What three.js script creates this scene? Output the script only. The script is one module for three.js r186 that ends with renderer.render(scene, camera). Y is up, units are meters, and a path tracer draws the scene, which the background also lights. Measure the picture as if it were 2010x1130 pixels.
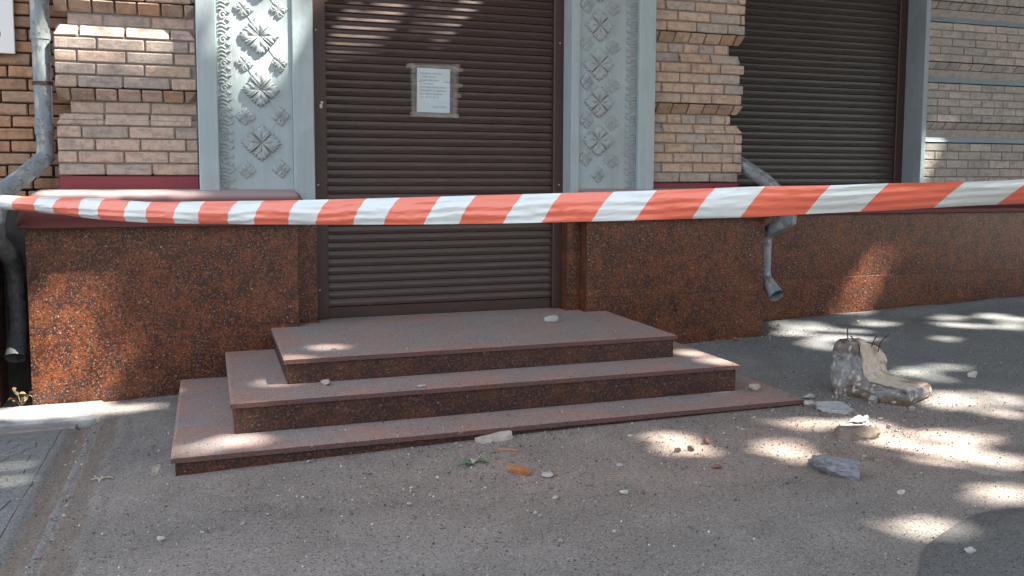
import * as THREE from 'three';
import { mergeGeometries, mergeVertices, toCreasedNormals } from 'three/addons/utils/BufferGeometryUtils.js';

// ---------------------------------------------------------------- camera, sky, sun, exposure
const scene = new THREE.Scene();
const camera = new THREE.PerspectiveCamera(THREE.MathUtils.radToDeg(2 * Math.atan(565 / 1739)), 2010 / 1130, 0.05, 600);
camera.position.set(0, 1.4, 5.827);
camera.rotation.order = 'YXZ';
camera.rotation.set(-0.0862, -0.3301, 0.0032);
camera.setViewOffset(2010, 1130, 0, 71.4, 2010, 1130);
camera.updateProjectionMatrix();
scene.add(camera);

const SUN = new THREE.Vector3(0.63, 1, 0.36).normalize();
const sun = new THREE.DirectionalLight(new THREE.Color().setRGB(1, 0.93, 0.82), 5);
sun.name = 'sun';
sun.position.copy(SUN).multiplyScalar(30).add(new THREE.Vector3(2.5, 0, 1.5));
sun.target.position.set(2.5, 0, 1.5);
sun.castShadow = true;
sun.shadow.radius = 2.4;
sun.shadow.mapSize.set(4096, 4096);
Object.assign(sun.shadow.camera, { left: -10, right: 10, top: 10, bottom: -10, near: 1, far: 60 });
scene.add(sun, sun.target);
{
  const W = 256, H = 128, d = new Float32Array(W * H * 4), k = 0.57;
  for (let y = 0; y < H; y++) for (let x = 0; x < W; x++) {
    const e = Math.sin(((y + 0.5) / H - 0.5) * Math.PI), t = Math.pow(Math.max(0, e), 0.55), i = (y * W + x) * 4;
    const c = e < 0 ? [0.3, 0.29, 0.28] : [1.02 - 0.5 * t, 1.02 - 0.4 * t, 1.0 - 0.2 * t];
    d[i] = c[0] * k; d[i + 1] = c[1] * k; d[i + 2] = c[2] * k; d[i + 3] = 1;
  }
  const sky = new THREE.DataTexture(d, W, H, THREE.RGBAFormat, THREE.FloatType);
  sky.mapping = THREE.EquirectangularReflectionMapping;
  sky.magFilter = sky.minFilter = THREE.LinearFilter;
  sky.needsUpdate = true;
  scene.background = sky;
  scene.environment = sky;
}
const renderer = new THREE.WebGLRenderer({ antialias: true });
renderer.setSize(1024, 576);
renderer.shadowMap.enabled = true;
renderer.toneMapping = THREE.LinearToneMapping;
renderer.toneMappingExposure = 5.4;

// ---------------------------------------------------------------- small tools
function rngOf(seed) {
  let s = seed | 0;
  return () => { s = (s + 0x6d2b79f5) | 0; let t = Math.imul(s ^ (s >>> 15), 1 | s); t = (t + Math.imul(t ^ (t >>> 7), 61 | t)) ^ t; return ((t ^ (t >>> 14)) >>> 0) / 4294967296; };
}
const clamp = (x, a = 0, b = 1) => Math.min(b, Math.max(a, x));
const smooth = (a, b, x) => { const t = clamp((x - a) / (b - a)); return t * t * (3 - 2 * t); };
const mix = (a, b, t) => a + (b - a) * t;
const mix3 = (a, b, t) => [mix(a[0], b[0], t), mix(a[1], b[1], t), mix(a[2], b[2], t)];
const hash2 = (x, y, s) => { let h = Math.imul(x, 374761393) + Math.imul(y, 668265263) + Math.imul(s, 974634777); h = Math.imul(h ^ (h >>> 13), 1274126177); return ((h ^ (h >>> 16)) >>> 0) / 4294967296; };
function vnoise(x, y, per, seed) {          // value noise, repeating every per cells (0: never)
  const ix = Math.floor(x), iy = Math.floor(y), fx = x - ix, fy = y - iy, u = fx * fx * (3 - 2 * fx), v = fy * fy * (3 - 2 * fy);
  const m = (a) => (per ? ((a % per) + per) % per : a);
  const a = hash2(m(ix), m(iy), seed), b = hash2(m(ix + 1), m(iy), seed), c = hash2(m(ix), m(iy + 1), seed), d = hash2(m(ix + 1), m(iy + 1), seed);
  return mix(mix(a, b, u), mix(c, d, u), v);
}
function fbm(x, y, per, seed, oct = 4) {
  let s = 0, a = 0.5, n = 0;
  for (let i = 0; i < oct; i++) { s += a * vnoise(x, y, per, seed + i * 17); n += a; x *= 2; y *= 2; per *= 2; a *= 0.5; }
  return s / n;
}
const noise3 = (x, y, z, s) => (vnoise(x + z * 0.71, y - z * 0.53, 0, s) + vnoise(y + 31.7, z + 11.3 + x * 0.37, 0, s + 5) + vnoise(z - 7.1, x + 3.9 - y * 0.29, 0, s + 9)) / 3;
const taken = new Map();
function numbered(name) { const n = taken.get(name) ?? 0; taken.set(name, n + 1); return n ? name + '_' + String(n).padStart(3, '0') : name; }
function mesh(name, geo, mat, parent) {
  const o = new THREE.Mesh(geo, mat); o.castShadow = o.receiveShadow = true;
  o.name = parent ? name : numbered(name);
  (parent ?? scene).add(o);
  return o;
}
function tag(o, label, category, group) { o.userData.label = label; o.userData.category = category; if (group) o.userData.group = group; return o; }
function thing(name, label, category, pos = [0, 0, 0], turn = 0, group) {
  const o = new THREE.Group(); o.name = numbered(name); scene.add(o); o.position.set(...pos); o.rotation.y = turn;
  return tag(o, label, category, group);
}
function group(name, parent) { const g = new THREE.Group(); g.name = name; parent.add(g); return g; }
function struct(name, geo, mat) { const o = mesh(name, geo, mat); o.userData.kind = 'structure'; return o; }
function stuff(o) { o.userData.kind = 'stuff'; return o; }

// ---------------------------------------------------------------- textures
const enc = (v) => { v = clamp(v); return Math.round(255 * (v <= 0.0031308 ? v * 12.92 : 1.055 * Math.pow(v, 1 / 2.4) - 0.055)); };
function tex(n, metres, fill, srgb = true) {   // fill(x, y) gives a linear colour or one height
  const d = new Uint8Array(n * n * 4);
  for (let y = 0; y < n; y++) for (let x = 0; x < n; x++) {
    const c = fill(x, y), i = (y * n + x) * 4;
    if (srgb) { d[i] = enc(c[0]); d[i + 1] = enc(c[1]); d[i + 2] = enc(c[2]); } else d[i] = d[i + 1] = d[i + 2] = Math.round(255 * clamp(c));
    d[i + 3] = 255;
  }
  const t = new THREE.DataTexture(d, n, n);
  t.wrapS = t.wrapT = THREE.RepeatWrapping; t.magFilter = THREE.LinearFilter; t.minFilter = THREE.LinearMipmapLinearFilter; t.generateMipmaps = true;
  if (srgb) t.colorSpace = THREE.SRGBColorSpace;
  t.repeat.set(1 / metres, 1 / metres); t.needsUpdate = true;
  return t;
}
function grains(n, seed, base, list) {         // irregular mineral grains or grit scattered over a base; returns colour and height
  const c = new Float32Array(n * n * 3), h = new Float32Array(n * n).fill(0.5), r = rngOf(seed);
  for (let i = 0; i < n * n; i++) { const b = base(i % n, (i / n) | 0); c[i * 3] = b[0]; c[i * 3 + 1] = b[1]; c[i * 3 + 2] = b[2]; }
  for (const [count, r0, r1, col, lift] of list) for (let k = 0; k < count; k++) {
    const cx = r() * n, cy = r() * n, R = r0 + (r1 - r0) * r() * r(), el = 0.55 + 0.45 * r(), a = r() * 3.14, ca = Math.cos(a), sa = Math.sin(a), tone = 0.7 + 0.6 * r(), w = 0.2 * r(), ph = r() * 6.28, m = Math.ceil(R * 1.3);
    for (let dy = -m; dy <= m; dy++) for (let dx = -m; dx <= m; dx++) {
      const u = (dx * ca + dy * sa), v = (dy * ca - dx * sa) / el, q = Math.hypot(u, v) / R * (1 + w * Math.sin(3 * Math.atan2(v, u) + ph));
      if (q > 1) continue;
      const o = smooth(1, 0.7, q), i = ((((cy + dy) | 0) + n) % n) * n + ((((cx + dx) | 0) + n) % n);
      for (let j = 0; j < 3; j++) c[i * 3 + j] = mix(c[i * 3 + j], col[j] * tone, o);
      h[i] = mix(h[i], 0.5 + lift, o);
    }
  }
  return { c, h, n };
}
const graniteG = grains(1024, 11, (x, y) => { const f = fbm(x / 64, y / 64, 16, 3), g = fbm(x / 10, y / 10, 102.4 | 0, 8, 2), k = 0.6 + 0.8 * g; return mix3([0.045 * k, 0.02 * k, 0.014 * k], [0.13 * k, 0.043 * k, 0.017 * k], smooth(0.3, 0.7, f)); }, [
  [9000, 2.5, 8, [0.024, 0.017, 0.017], 0], [8500, 2.5, 9, [0.15, 0.048, 0.018], 0], [6000, 2, 7, [0.08, 0.03, 0.02], 0], [4600, 1.5, 6, [0.012, 0.012, 0.013], 0], [4000, 1.5, 5, [0.22, 0.13, 0.095], 0], [2600, 1.3, 4, [0.23, 0.185, 0.16], 0], [160, 2.2, 5, [0.32, 0.27, 0.25], 0]]);
const texGranite = tex(1024, 1.35, (x, y) => { const i = (y * 1024 + x) * 3; return [graniteG.c[i], graniteG.c[i + 1], graniteG.c[i + 2]]; });
const texGraniteR = tex(512, 0.9, (x, y) => 0.26 + 0.3 * fbm(x / 40, y / 40, 13, 77) * fbm(x / 128, y / 128, 4, 78), false);
const gritG = grains(1024, 23, (x, y) => { const f = 0.75 + 0.5 * fbm(x / 6, y / 6, 170, 5, 2), g = 0.85 + 0.3 * fbm(x / 128, y / 128, 8, 6); return [0.215 * f * g, 0.205 * f * g, 0.197 * f * g]; }, [
  [9000, 1.4, 4.2, [0.085, 0.08, 0.076], -0.2], [9000, 1.4, 3.8, [0.33, 0.305, 0.28], 0.2], [3000, 1.6, 4.4, [0.28, 0.19, 0.15], 0.2], [1000, 1.4, 4, [0.4, 0.375, 0.35], 0.35], [1600, 1.5, 4.8, [0.03, 0.03, 0.03], -0.4]]);
const texGrit = tex(1024, 1.3, (x, y) => { const i = (y * 1024 + x) * 3; return [gritG.c[i], gritG.c[i + 1], gritG.c[i + 2]]; });
const texGritB = tex(1024, 1.3, (x, y) => gritG.h[y * 1024 + x], false);
const texStep = tex(1024, 1.1, (x, y) => {
  const i = (y * 1024 + x) * 3, q = 0.5 * smooth(0.35, 0.7, fbm(x / 170, y / 170, 0, 41, 4)) + 0.6 * smooth(0.4, 0.65, fbm(x / 9, y / 9, 0, 44, 3)), p = clamp(q), g = 0.5 + 0.5 * (gritG.c[i] + gritG.c[i + 1]) * 0.5 / 0.19, k = 1 - 0.65 * smooth(0.72, 0.8, fbm(x / 5, y / 5, 0, 47, 2));
  return mix3([0.195 * g * k, 0.178 * g * k, 0.168 * g * k], [0.27 * g * k, 0.168 * g * k, 0.14 * g * k], p);
});
const texBrick = tex(512, 0.42, (x, y) => {
  const f = fbm(x / 32, y / 20, 0, 51, 5), g = fbm(x / 5, y / 5, 0, 52, 2), s = smooth(0.56, 0.74, fbm(x / 60, y / 34, 0, 53, 4)), d = smooth(0.6, 0.72, fbm(x / 26, y / 60, 0, 57, 4));
  const k = (0.72 + 0.44 * f) * (0.86 + 0.28 * g); return mix3(mix3([0.95 * k, 0.93 * k, 0.91 * k], [0.74 * k, 0.74 * k, 0.75 * k], s), [0.5, 0.47, 0.45], d * 0.4);
});
const texBrickB = tex(512, 0.42, (x, y) => 0.45 * fbm(x / 7, y / 5, 0, 61, 3) + 0.5 * fbm(x / 40, y / 30, 0, 62, 3), false);
const texPaint = tex(512, 1.1, (x, y) => { const f = fbm(x / 9, y / 90, 0, 71, 4), g = fbm(x / 70, y / 120, 0, 72, 4), k = 0.84 + 0.16 * f + 0.14 * (g - 0.5); return mix3([0.9 * k, 0.95 * k, 0.97 * k], [0.72 * k, 0.74 * k, 0.72 * k], smooth(0.55, 0.75, g) * 0.6); });
const texPaintB = tex(512, 1.1, (x, y) => 0.5 * fbm(x / 14, y / 26, 0, 73, 4) + 0.4 * fbm(x / 3, y / 12, 0, 74, 2), false);
const texPipe = tex(512, 0.5, (x, y) => {
  const f = fbm(x / 20, y / 90, 0, 81, 4), r = smooth(0.58, 0.68, fbm(x / 26, y / 46, 0, 82, 5)), w = smooth(0.62, 0.7, fbm(x / 36, y / 60, 0, 83, 4)), k = 0.75 + 0.5 * f;
  return mix3(mix3([0.26 * k, 0.29 * k, 0.31 * k], [0.4 * k, 0.38 * k, 0.36 * k], w), [0.15, 0.11, 0.085], r * 0.6);
});
const texMortar = tex(256, 0.3, (x, y) => { const f = 0.6 + 0.8 * fbm(x / 5, y / 5, 0, 91, 3); return [0.22 * f, 0.19 * f, 0.168 * f]; });
const texSlat = tex(512, 1.4, (x, y) => { const f = fbm(x / 60, y / 5, 0, 93, 4), g = fbm(x / 3, y / 3, 0, 94, 2), k = 0.8 + 0.3 * f + 0.12 * g; return [k, k, k]; });
const texSlatR = tex(512, 1.4, (x, y) => 0.24 + 0.24 * fbm(x / 50, y / 9, 0, 96, 4), false);
const texStone = tex(512, 0.5, (x, y) => { const f = fbm(x / 24, y / 24, 0, 98, 5), g = fbm(x / 3, y / 3, 0, 99, 2), k = 0.45 + 0.7 * f + 0.25 * g; return [k, k, k]; });
const texStoneB = tex(512, 0.5, (x, y) => 0.6 * fbm(x / 12, y / 12, 0, 101, 4) + 0.4 * fbm(x / 3, y / 3, 0, 102, 2), false);

// ---------------------------------------------------------------- materials (linear base colours)
const M = (rgb, rough, o = {}) => { const m = new THREE.MeshStandardMaterial({ roughness: rough, side: THREE.DoubleSide, ...o }); m.color.setRGB(...rgb); return m; };
const P = (rgb, rough, o = {}) => { const m = new THREE.MeshPhysicalMaterial({ roughness: rough, side: THREE.DoubleSide, ...o }); m.color.setRGB(...rgb); return m; };
const mGranite = P([1.1, 1.04, 1.02], 1, { map: texGranite, roughnessMap: texGraniteR, specularIntensity: 0.8 });
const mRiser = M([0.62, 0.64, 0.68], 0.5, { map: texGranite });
const mTread = M([1.42, 1.37, 1.36], 0.85, { vertexColors: true, map: texStep, bumpMap: texGritB, bumpScale: 0.0025 });
const mAsphalt = M([1, 1, 1], 0.93, { map: texGrit, bumpMap: texGritB, bumpScale: 0.005, vertexColors: true });
const mShadowPatch = M([0.6, 0.63, 0.65], 0.9, { map: texGrit, bumpMap: texGritB, bumpScale: 0.004 });
const mPaver = M([0.8, 0.88, 0.9], 0.92, { map: texGrit, bumpMap: texGritB, bumpScale: 0.003 });
const mConcrete = M([0.3, 0.31, 0.31], 0.9, { map: texStone, bumpMap: texStoneB, bumpScale: 0.004 });
const mGutter = M([0.86, 0.89, 0.9], 0.9, { map: texGrit, bumpMap: texStoneB, bumpScale: 0.004 });
const brickM = (rgb) => M(rgb, 0.92, { map: texBrick, bumpMap: texBrickB, bumpScale: 0.004 });
const toneL = [[0.475, 0.373, 0.313], [0.432, 0.351, 0.302], [0.502, 0.389, 0.324], [0.389, 0.329, 0.292], [0.464, 0.356, 0.292], [0.367, 0.319, 0.286]].map(brickM);
const toneR = [[0.508, 0.383, 0.292], [0.486, 0.383, 0.308], [0.529, 0.394, 0.308], [0.432, 0.373, 0.324], [0.497, 0.362, 0.27], [0.4, 0.351, 0.308], [0.54, 0.416, 0.329]].map(brickM);
const toneB = [[0.45, 0.26, 0.155], [0.41, 0.25, 0.155], [0.48, 0.29, 0.18], [0.35, 0.23, 0.155], [0.43, 0.285, 0.195]].map(brickM);
const toneW = [[0.39, 0.36, 0.33], [0.35, 0.33, 0.305], [0.42, 0.385, 0.35], [0.32, 0.305, 0.285], [0.37, 0.34, 0.31]].map(brickM);
const toneS = [[0.45, 0.295, 0.2], [0.4, 0.28, 0.2], [0.37, 0.275, 0.215]].map(brickM);  // soffit bricks: warm bounce light put into their orange tone
const mMortar = M([1, 1, 1], 0.95, { map: texMortar });
const mBlue = M([0.395, 0.455, 0.47], 0.62, { map: texPaint, bumpMap: texPaintB, bumpScale: 0.0025 });
const mBlueW = M([0.29, 0.345, 0.365], 0.75, { map: texPaint, bumpMap: texPaintB, bumpScale: 0.003 });
const mRelief = M([0.385, 0.42, 0.425], 0.7, { map: texPaint, bumpMap: texPaintB, bumpScale: 0.002 });
const mRed = M([0.19, 0.026, 0.04], 0.6, { map: texSlat });
const mLedge = M([1, 1, 1], 0.7, { map: texSlat, vertexColors: true });
const mPlaster = M([0.3, 0.275, 0.25], 0.9, { map: texStone, bumpMap: texStoneB, bumpScale: 0.004 });
const mSlat = P([0.056, 0.034, 0.028], 1, { map: texSlat, roughnessMap: texSlatR });
const mSlatW = P([0.05, 0.041, 0.036], 1, { map: texSlat, roughnessMap: texSlatR });
const mRail = P([0.05, 0.026, 0.02], 0.42, { map: texSlat });
const mPipe = M([0.82, 0.88, 0.9], 0.6, { map: texPipe, metalness: 0.15 });
const mPipeShaded = M([0.3, 0.3, 0.3], 0.7, { map: texPipe });  // same pipe darkened: the niche shade is put into its colour
const mSteel = M([0.6, 0.6, 0.6], 0.35, { metalness: 0.8 });
const mRust = M([0.06, 0.03, 0.018], 0.8, {});
const stoneM = (rgb, o = {}) => M(rgb, 0.93, { map: texStone, bumpMap: texStoneB, bumpScale: 0.004, ...o });
const mDryLeaf = M([0.3, 0.17, 0.06], 0.8), mGreenLeaf = M([0.13, 0.2, 0.1], 0.7), mPaleLeaf = M([0.5, 0.46, 0.33], 0.8);

// ---------------------------------------------------------------- geometry tools
function boxUV(g, ou = 0, ov = 0) {            // uv in metres from the side each triangle faces
  const p = g.attributes.position, n = g.attributes.normal, uv = new Float32Array(p.count * 2);
  for (let i = 0; i < p.count; i++) {
    const ax = Math.abs(n.getX(i)), ay = Math.abs(n.getY(i)), az = Math.abs(n.getZ(i)), x = p.getX(i), y = p.getY(i), z = p.getZ(i);
    if (ay >= ax && ay >= az) { uv[i * 2] = x + ou; uv[i * 2 + 1] = z + ov; } else if (ax >= az) { uv[i * 2] = z + ou; uv[i * 2 + 1] = y + ov; } else { uv[i * 2] = x + ou; uv[i * 2 + 1] = y + ov; }
  }
  g.setAttribute('uv', new THREE.BufferAttribute(uv, 2));
  return g;
}
function cbox(x0, x1, y0, y1, z0, z1, b = 0.004, shape, ou = 0, ov = 0) {   // box with chamfered edges; shape(point, sides) may move its corners
  const c = [x0, x1, y0, y1, z0, z1], s = [-1, 1], pt = {}, pos = [];
  for (const i of s) for (const j of s) for (const k of s) for (let a = 0; a < 3; a++) {
    const q = [i < 0 ? x0 : x1, j < 0 ? y0 : y1, k < 0 ? z0 : z1], sg = [i, j, k];
    for (let d = 0; d < 3; d++) if (d !== a) q[d] -= sg[d] * b;
    if (shape) shape(q, sg, a);
    pt[[i, j, k, a]] = q;
  }
  const tri = (a, b2, c2) => pos.push(...a, ...b2, ...c2), quad = (a, b2, c2, d) => { tri(a, b2, c2); tri(a, c2, d); };
  for (let a = 0; a < 3; a++) {
    const b2 = (a + 1) % 3, c2 = (a + 2) % 3;
    for (const i of s) {
      const f = (j, k) => { const g = []; g[a] = i; g[b2] = j; g[c2] = k; return pt[[...g, a]]; };
      i > 0 ? quad(f(-1, -1), f(1, -1), f(1, 1), f(-1, 1)) : quad(f(-1, -1), f(-1, 1), f(1, 1), f(1, -1));
    }
    for (const j of s) for (const k of s) {
      const f = (i, ax) => { const g = []; g[a] = i; g[b2] = j; g[c2] = k; return pt[[...g, ax]]; };
      j * k > 0 ? quad(f(-1, b2), f(1, b2), f(1, c2), f(-1, c2)) : quad(f(-1, b2), f(-1, c2), f(1, c2), f(1, b2));
    }
  }
  for (const i of s) for (const j of s) for (const k of s) { const f = (a) => pt[[i, j, k, a]]; i * j * k > 0 ? tri(f(0), f(1), f(2)) : tri(f(0), f(2), f(1)); }
  const g = new THREE.BufferGeometry();
  g.setAttribute('position', new THREE.Float32BufferAttribute(pos, 3));
  g.computeVertexNormals();
  return boxUV(g, ou, ov);
}
function soup(pos, crease = 0) {               // triangles to a geometry with flat or creased normals
  let g = new THREE.BufferGeometry(); g.setAttribute('position', new THREE.Float32BufferAttribute(pos, 3)); g.computeVertexNormals();
  if (crease) g = toCreasedNormals(g, crease);
  return boxUV(g);
}
function gridGeo(nu, nv, f, crease) {          // f(u, v) in 0..1 gives a point
  const P0 = []; for (let j = 0; j <= nv; j++) for (let i = 0; i <= nu; i++) P0.push(f(i / nu, j / nv, i, j));
  const pos = [], at = (i, j) => P0[j * (nu + 1) + i];
  for (let j = 0; j < nv; j++) for (let i = 0; i < nu; i++) { const a = at(i, j), b = at(i + 1, j), c = at(i + 1, j + 1), d = at(i, j + 1); pos.push(...a, ...b, ...c, ...a, ...c, ...d); }
  return soup(pos, crease ?? 1.2);
}
function tube(pts, r, seg = 24, rad = 10, tension = 0.5) {
  const g = new THREE.TubeGeometry(new THREE.CatmullRomCurve3(pts.map((p) => new THREE.Vector3(...p)), false, 'catmullrom', tension), seg, r, rad).toNonIndexed();
  const uv = g.attributes.uv, L = pts.reduce((s, p, i) => (i ? s + Math.hypot(p[0] - pts[i - 1][0], p[1] - pts[i - 1][1], p[2] - pts[i - 1][2]) : 0), 0);
  for (let i = 0; i < uv.count; i++) uv.setXY(i, uv.getY(i) * r * 6.28, uv.getX(i) * L);
  return g;
}
function treadGeo(x0, x1, y0, y1, z0, z1, ou, ov) {   // a slab whose front and side edges are worn and chipped
  const nx = Math.ceil((x1 - x0) / 0.016), nz = Math.ceil((z1 - z0) / 0.06), g0 = new THREE.BoxGeometry(x1 - x0, y1 - y0, z1 - z0, nx, 2, nz).translate((x0 + x1) / 2, (y0 + y1) / 2, (z0 + z1) / 2), p = g0.attributes.position;
  for (let i = 0; i < p.count; i++) {
    let x = p.getX(i), y = p.getY(i), z = p.getZ(i);
    const f = z > z1 - 1e-4, top = y > y1 - 1e-4, end = x < x0 + 1e-4 || x > x1 - 1e-4, c = vnoise(x * 60 + ou * 50, y1 * 90, 0, 21), chip = smooth(0.8, 0.98, vnoise(x * 23 + ou * 31, y1 * 40, 0, 22));
    if (f) { z -= 0.0012 * c + 0.006 * chip * (top ? 1 : 0.3); if (top) { y -= 0.0022 + 0.0016 * c + 0.004 * chip; } }
    if (end && top) y -= 0.002 + 0.002 * vnoise(z * 50, x, 0, 23);
    p.setXYZ(i, x, y, z);
  }
  const g = g0.toNonIndexed(); g.deleteAttribute('normal'); g.computeVertexNormals();
  const q = g.attributes.position, nn = g.attributes.normal, col = new Float32Array(q.count * 3);
  for (let i = 0; i < q.count; i++) {   // dust lies on the flat, thickest away from the edges feet wipe clean; the edges show bare red granite
    const x = q.getX(i), z = q.getZ(i), e = Math.min(z1 - z, x - x0 + 0.02, x1 - x + 0.02), n = fbm(x * 4 + ou, z * 5, 0, 55, 4), d = clamp(smooth(0.02, 0.24, e + 0.24 * (n - 0.5)) * 0.85 + 0.5 * (n - 0.5)), up = smooth(0.3, 0.9, nn.getY(i));
    col.set(mix3([0.36, 0.26, 0.25], mix3([1.0, 0.92, 0.9], [0.88, 0.98, 1.02], d), up), i * 3);
  }
  g.setAttribute('color', new THREE.BufferAttribute(col, 3));
  return boxUV(g, ou, ov);
}
function polyTube(pts, radii, rad = 14) {      // straight pipe pieces with mitred elbows; radii per point
  const v = pts.map((p) => new THREE.Vector3(...p)), rings = [];
  let ref = null, run = 0;
  v.forEach((p, i) => {
    const d0 = i ? p.clone().sub(v[i - 1]).normalize() : v[1].clone().sub(p).normalize(), d1 = i < v.length - 1 ? v[i + 1].clone().sub(p).normalize() : d0, t = d0.clone().add(d1).normalize();
    if (!ref) ref = new THREE.Vector3(0.31, 0.1, 0.94).cross(t).normalize();
    const nx = ref.clone().sub(t.clone().multiplyScalar(ref.dot(t))).normalize(), ny = t.clone().cross(nx), st = 1 / Math.max(0.6, t.dot(d0)); ref = nx;
    const bend = d1.clone().sub(d0), bl = bend.length(); if (bl > 1e-4) bend.divideScalar(bl);
    if (i) run += p.distanceTo(v[i - 1]);
    rings.push([...Array(rad + 1)].map((_, k) => {
      const a = (k / rad) * Math.PI * 2, o = nx.clone().multiplyScalar(Math.cos(a)).addScaledVector(ny, Math.sin(a));
      if (bl > 1e-4) { const w = o.dot(bend); o.addScaledVector(bend, w * (st - 1)); }
      return [p.clone().addScaledVector(o, radii[i]).toArray(), a / 6.283 * 0.34, run];
    }));
  });
  const pos = [], uv = [];
  for (let i = 0; i < rings.length - 1; i++) for (let k = 0; k < rad; k++) for (const [a, b] of [[i, k], [i, k + 1], [i + 1, k + 1], [i, k], [i + 1, k + 1], [i + 1, k]]) { const q = rings[a][b]; pos.push(...q[0]); uv.push(q[1], q[2]); }
  let g = new THREE.BufferGeometry(); g.setAttribute('position', new THREE.Float32BufferAttribute(pos, 3)); g.setAttribute('uv', new THREE.Float32BufferAttribute(uv, 2)); g.computeVertexNormals();
  return toCreasedNormals(g, 0.6);
}
const merged = (list) => mergeGeometries(list.map((g) => { const q = g.index ? g.toNonIndexed() : g; for (const k of Object.keys(q.attributes)) if (!['position', 'normal', 'uv'].includes(k)) q.deleteAttribute(k); return q; }));

// ---------------------------------------------------------------- the ground
function groundY(X, z) { return 0.03 + 0.031 * clamp(X, -40, 40) - 0.0048 * clamp(X, 0, 3.3) ** 2 * smooth(0, 1.6, z); }
const blob = (X, z, cx, cz, rx, rz) => Math.exp(-(((X - cx) / rx) ** 2) - ((z - cz) / rz) ** 2);
function axis(parts, far) {                    // dense stretches, then steps that grow to the horizon
  const a = []; for (const [from, to, step] of parts) for (let x = from; x < to - 1e-6; x += step) a.push(x);
  let s = 0.1, x = parts.at(-1)[1]; while (x < far) { a.push(x); s *= 1.35; x += s; } a.push(far);
  return a;
}
{
  const right = axis([[-1.5, -0.3, 0.02], [-0.3, 7.6, 0.045]], 300), left = []; let s = 0.1, x = -1.5; while (x > -300) { s *= 1.35; x -= s; left.unshift(x); }
  const xs = [...left, ...right], zs = axis([[-0.75, 4.2, 0.035]], 300);
  const nx = xs.length, nz = zs.length, pos = new Float32Array(nx * nz * 3), uv = new Float32Array(nx * nz * 2), col = new Float32Array(nx * nz * 3), idx = [];
  for (let j = 0; j < nz; j++) for (let i = 0; i < nx; i++) {
    const X = xs[i], z = zs[j], k = j * nx + i, n = fbm(X * 1.7 + 9, z * 1.7, 0, 7), n2 = fbm(X * 6, z * 6, 0, 8), n3 = fbm(X * 0.6 + 3, z * 2.2, 0, 12);
    let y = groundY(X, z) + 0.008 * (n - 0.5) + 0.005 * (n2 - 0.5);
    const edge = -0.5 + 0.07 * (fbm(z * 4, 2, 0, 15) - 0.5) + 0.05 * (fbm(z * 13, 5, 0, 16) - 0.5);   // the broken asphalt edge beside the gutter
    if (z > 0.42 && X < edge) y -= X < -0.79 ? 0.012 : X < -0.6 ? 0.045 : 0.001 - 0.004 * n2;
    else if (z > 0.42 && X < edge + 0.05) y += 0.006;
    y += 0.05 * smooth(0.22, 0, Math.abs(z + 0.3)) * smooth(3.95, 4.3, X) * (0.5 + n);                    // dirt swept against the far plinth
    pos.set([X, y, z], k * 3); uv.set([X + 0.02 * n, z + 0.02 * n3], k * 2);
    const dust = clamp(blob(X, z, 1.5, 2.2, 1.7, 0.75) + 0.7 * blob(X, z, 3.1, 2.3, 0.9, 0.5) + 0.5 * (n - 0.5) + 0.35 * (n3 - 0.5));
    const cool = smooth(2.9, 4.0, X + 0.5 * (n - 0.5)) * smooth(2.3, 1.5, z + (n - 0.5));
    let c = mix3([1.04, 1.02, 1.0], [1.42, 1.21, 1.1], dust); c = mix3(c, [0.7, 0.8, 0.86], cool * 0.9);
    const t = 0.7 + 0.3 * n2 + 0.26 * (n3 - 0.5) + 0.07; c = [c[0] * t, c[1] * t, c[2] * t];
    if (z > 0.42 && X < edge) c = X < -0.6 ? [0.6, 0.52, 0.45] : mix3([0.95, 0.8, 0.69], [0.8, 0.74, 0.68], n2);
    col.set(c, k * 3);
  }
  for (let j = 0; j < nz - 1; j++) for (let i = 0; i < nx - 1; i++) { const a = j * nx + i, b = a + 1, c = a + nx, d = c + 1; idx.push(a, c, b, b, c, d); }
  const g = new THREE.BufferGeometry();
  g.setAttribute('position', new THREE.BufferAttribute(pos, 3)); g.setAttribute('uv', new THREE.BufferAttribute(uv, 2)); g.setAttribute('color', new THREE.BufferAttribute(col, 3)); g.setIndex(idx); g.computeVertexNormals();
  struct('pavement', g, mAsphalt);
}
{ // darker round-edged sheet, its tone standing in for a cast shadow
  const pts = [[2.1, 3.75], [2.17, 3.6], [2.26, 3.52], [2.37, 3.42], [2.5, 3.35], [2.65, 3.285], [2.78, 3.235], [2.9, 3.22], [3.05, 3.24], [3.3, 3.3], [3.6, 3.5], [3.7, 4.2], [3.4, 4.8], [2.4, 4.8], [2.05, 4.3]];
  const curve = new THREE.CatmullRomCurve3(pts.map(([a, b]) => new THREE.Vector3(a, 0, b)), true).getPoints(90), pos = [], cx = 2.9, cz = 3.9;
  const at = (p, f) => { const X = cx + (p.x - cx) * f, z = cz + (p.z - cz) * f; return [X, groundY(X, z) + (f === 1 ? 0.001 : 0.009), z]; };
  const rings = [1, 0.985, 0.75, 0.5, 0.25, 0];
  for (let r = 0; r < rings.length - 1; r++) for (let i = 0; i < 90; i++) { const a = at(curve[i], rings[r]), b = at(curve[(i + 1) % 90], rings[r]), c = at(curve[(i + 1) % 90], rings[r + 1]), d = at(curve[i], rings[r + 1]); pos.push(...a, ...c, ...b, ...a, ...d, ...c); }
  struct('painted_shadow_patch', soup(pos, 0.9), mShadowPatch);
}
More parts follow.
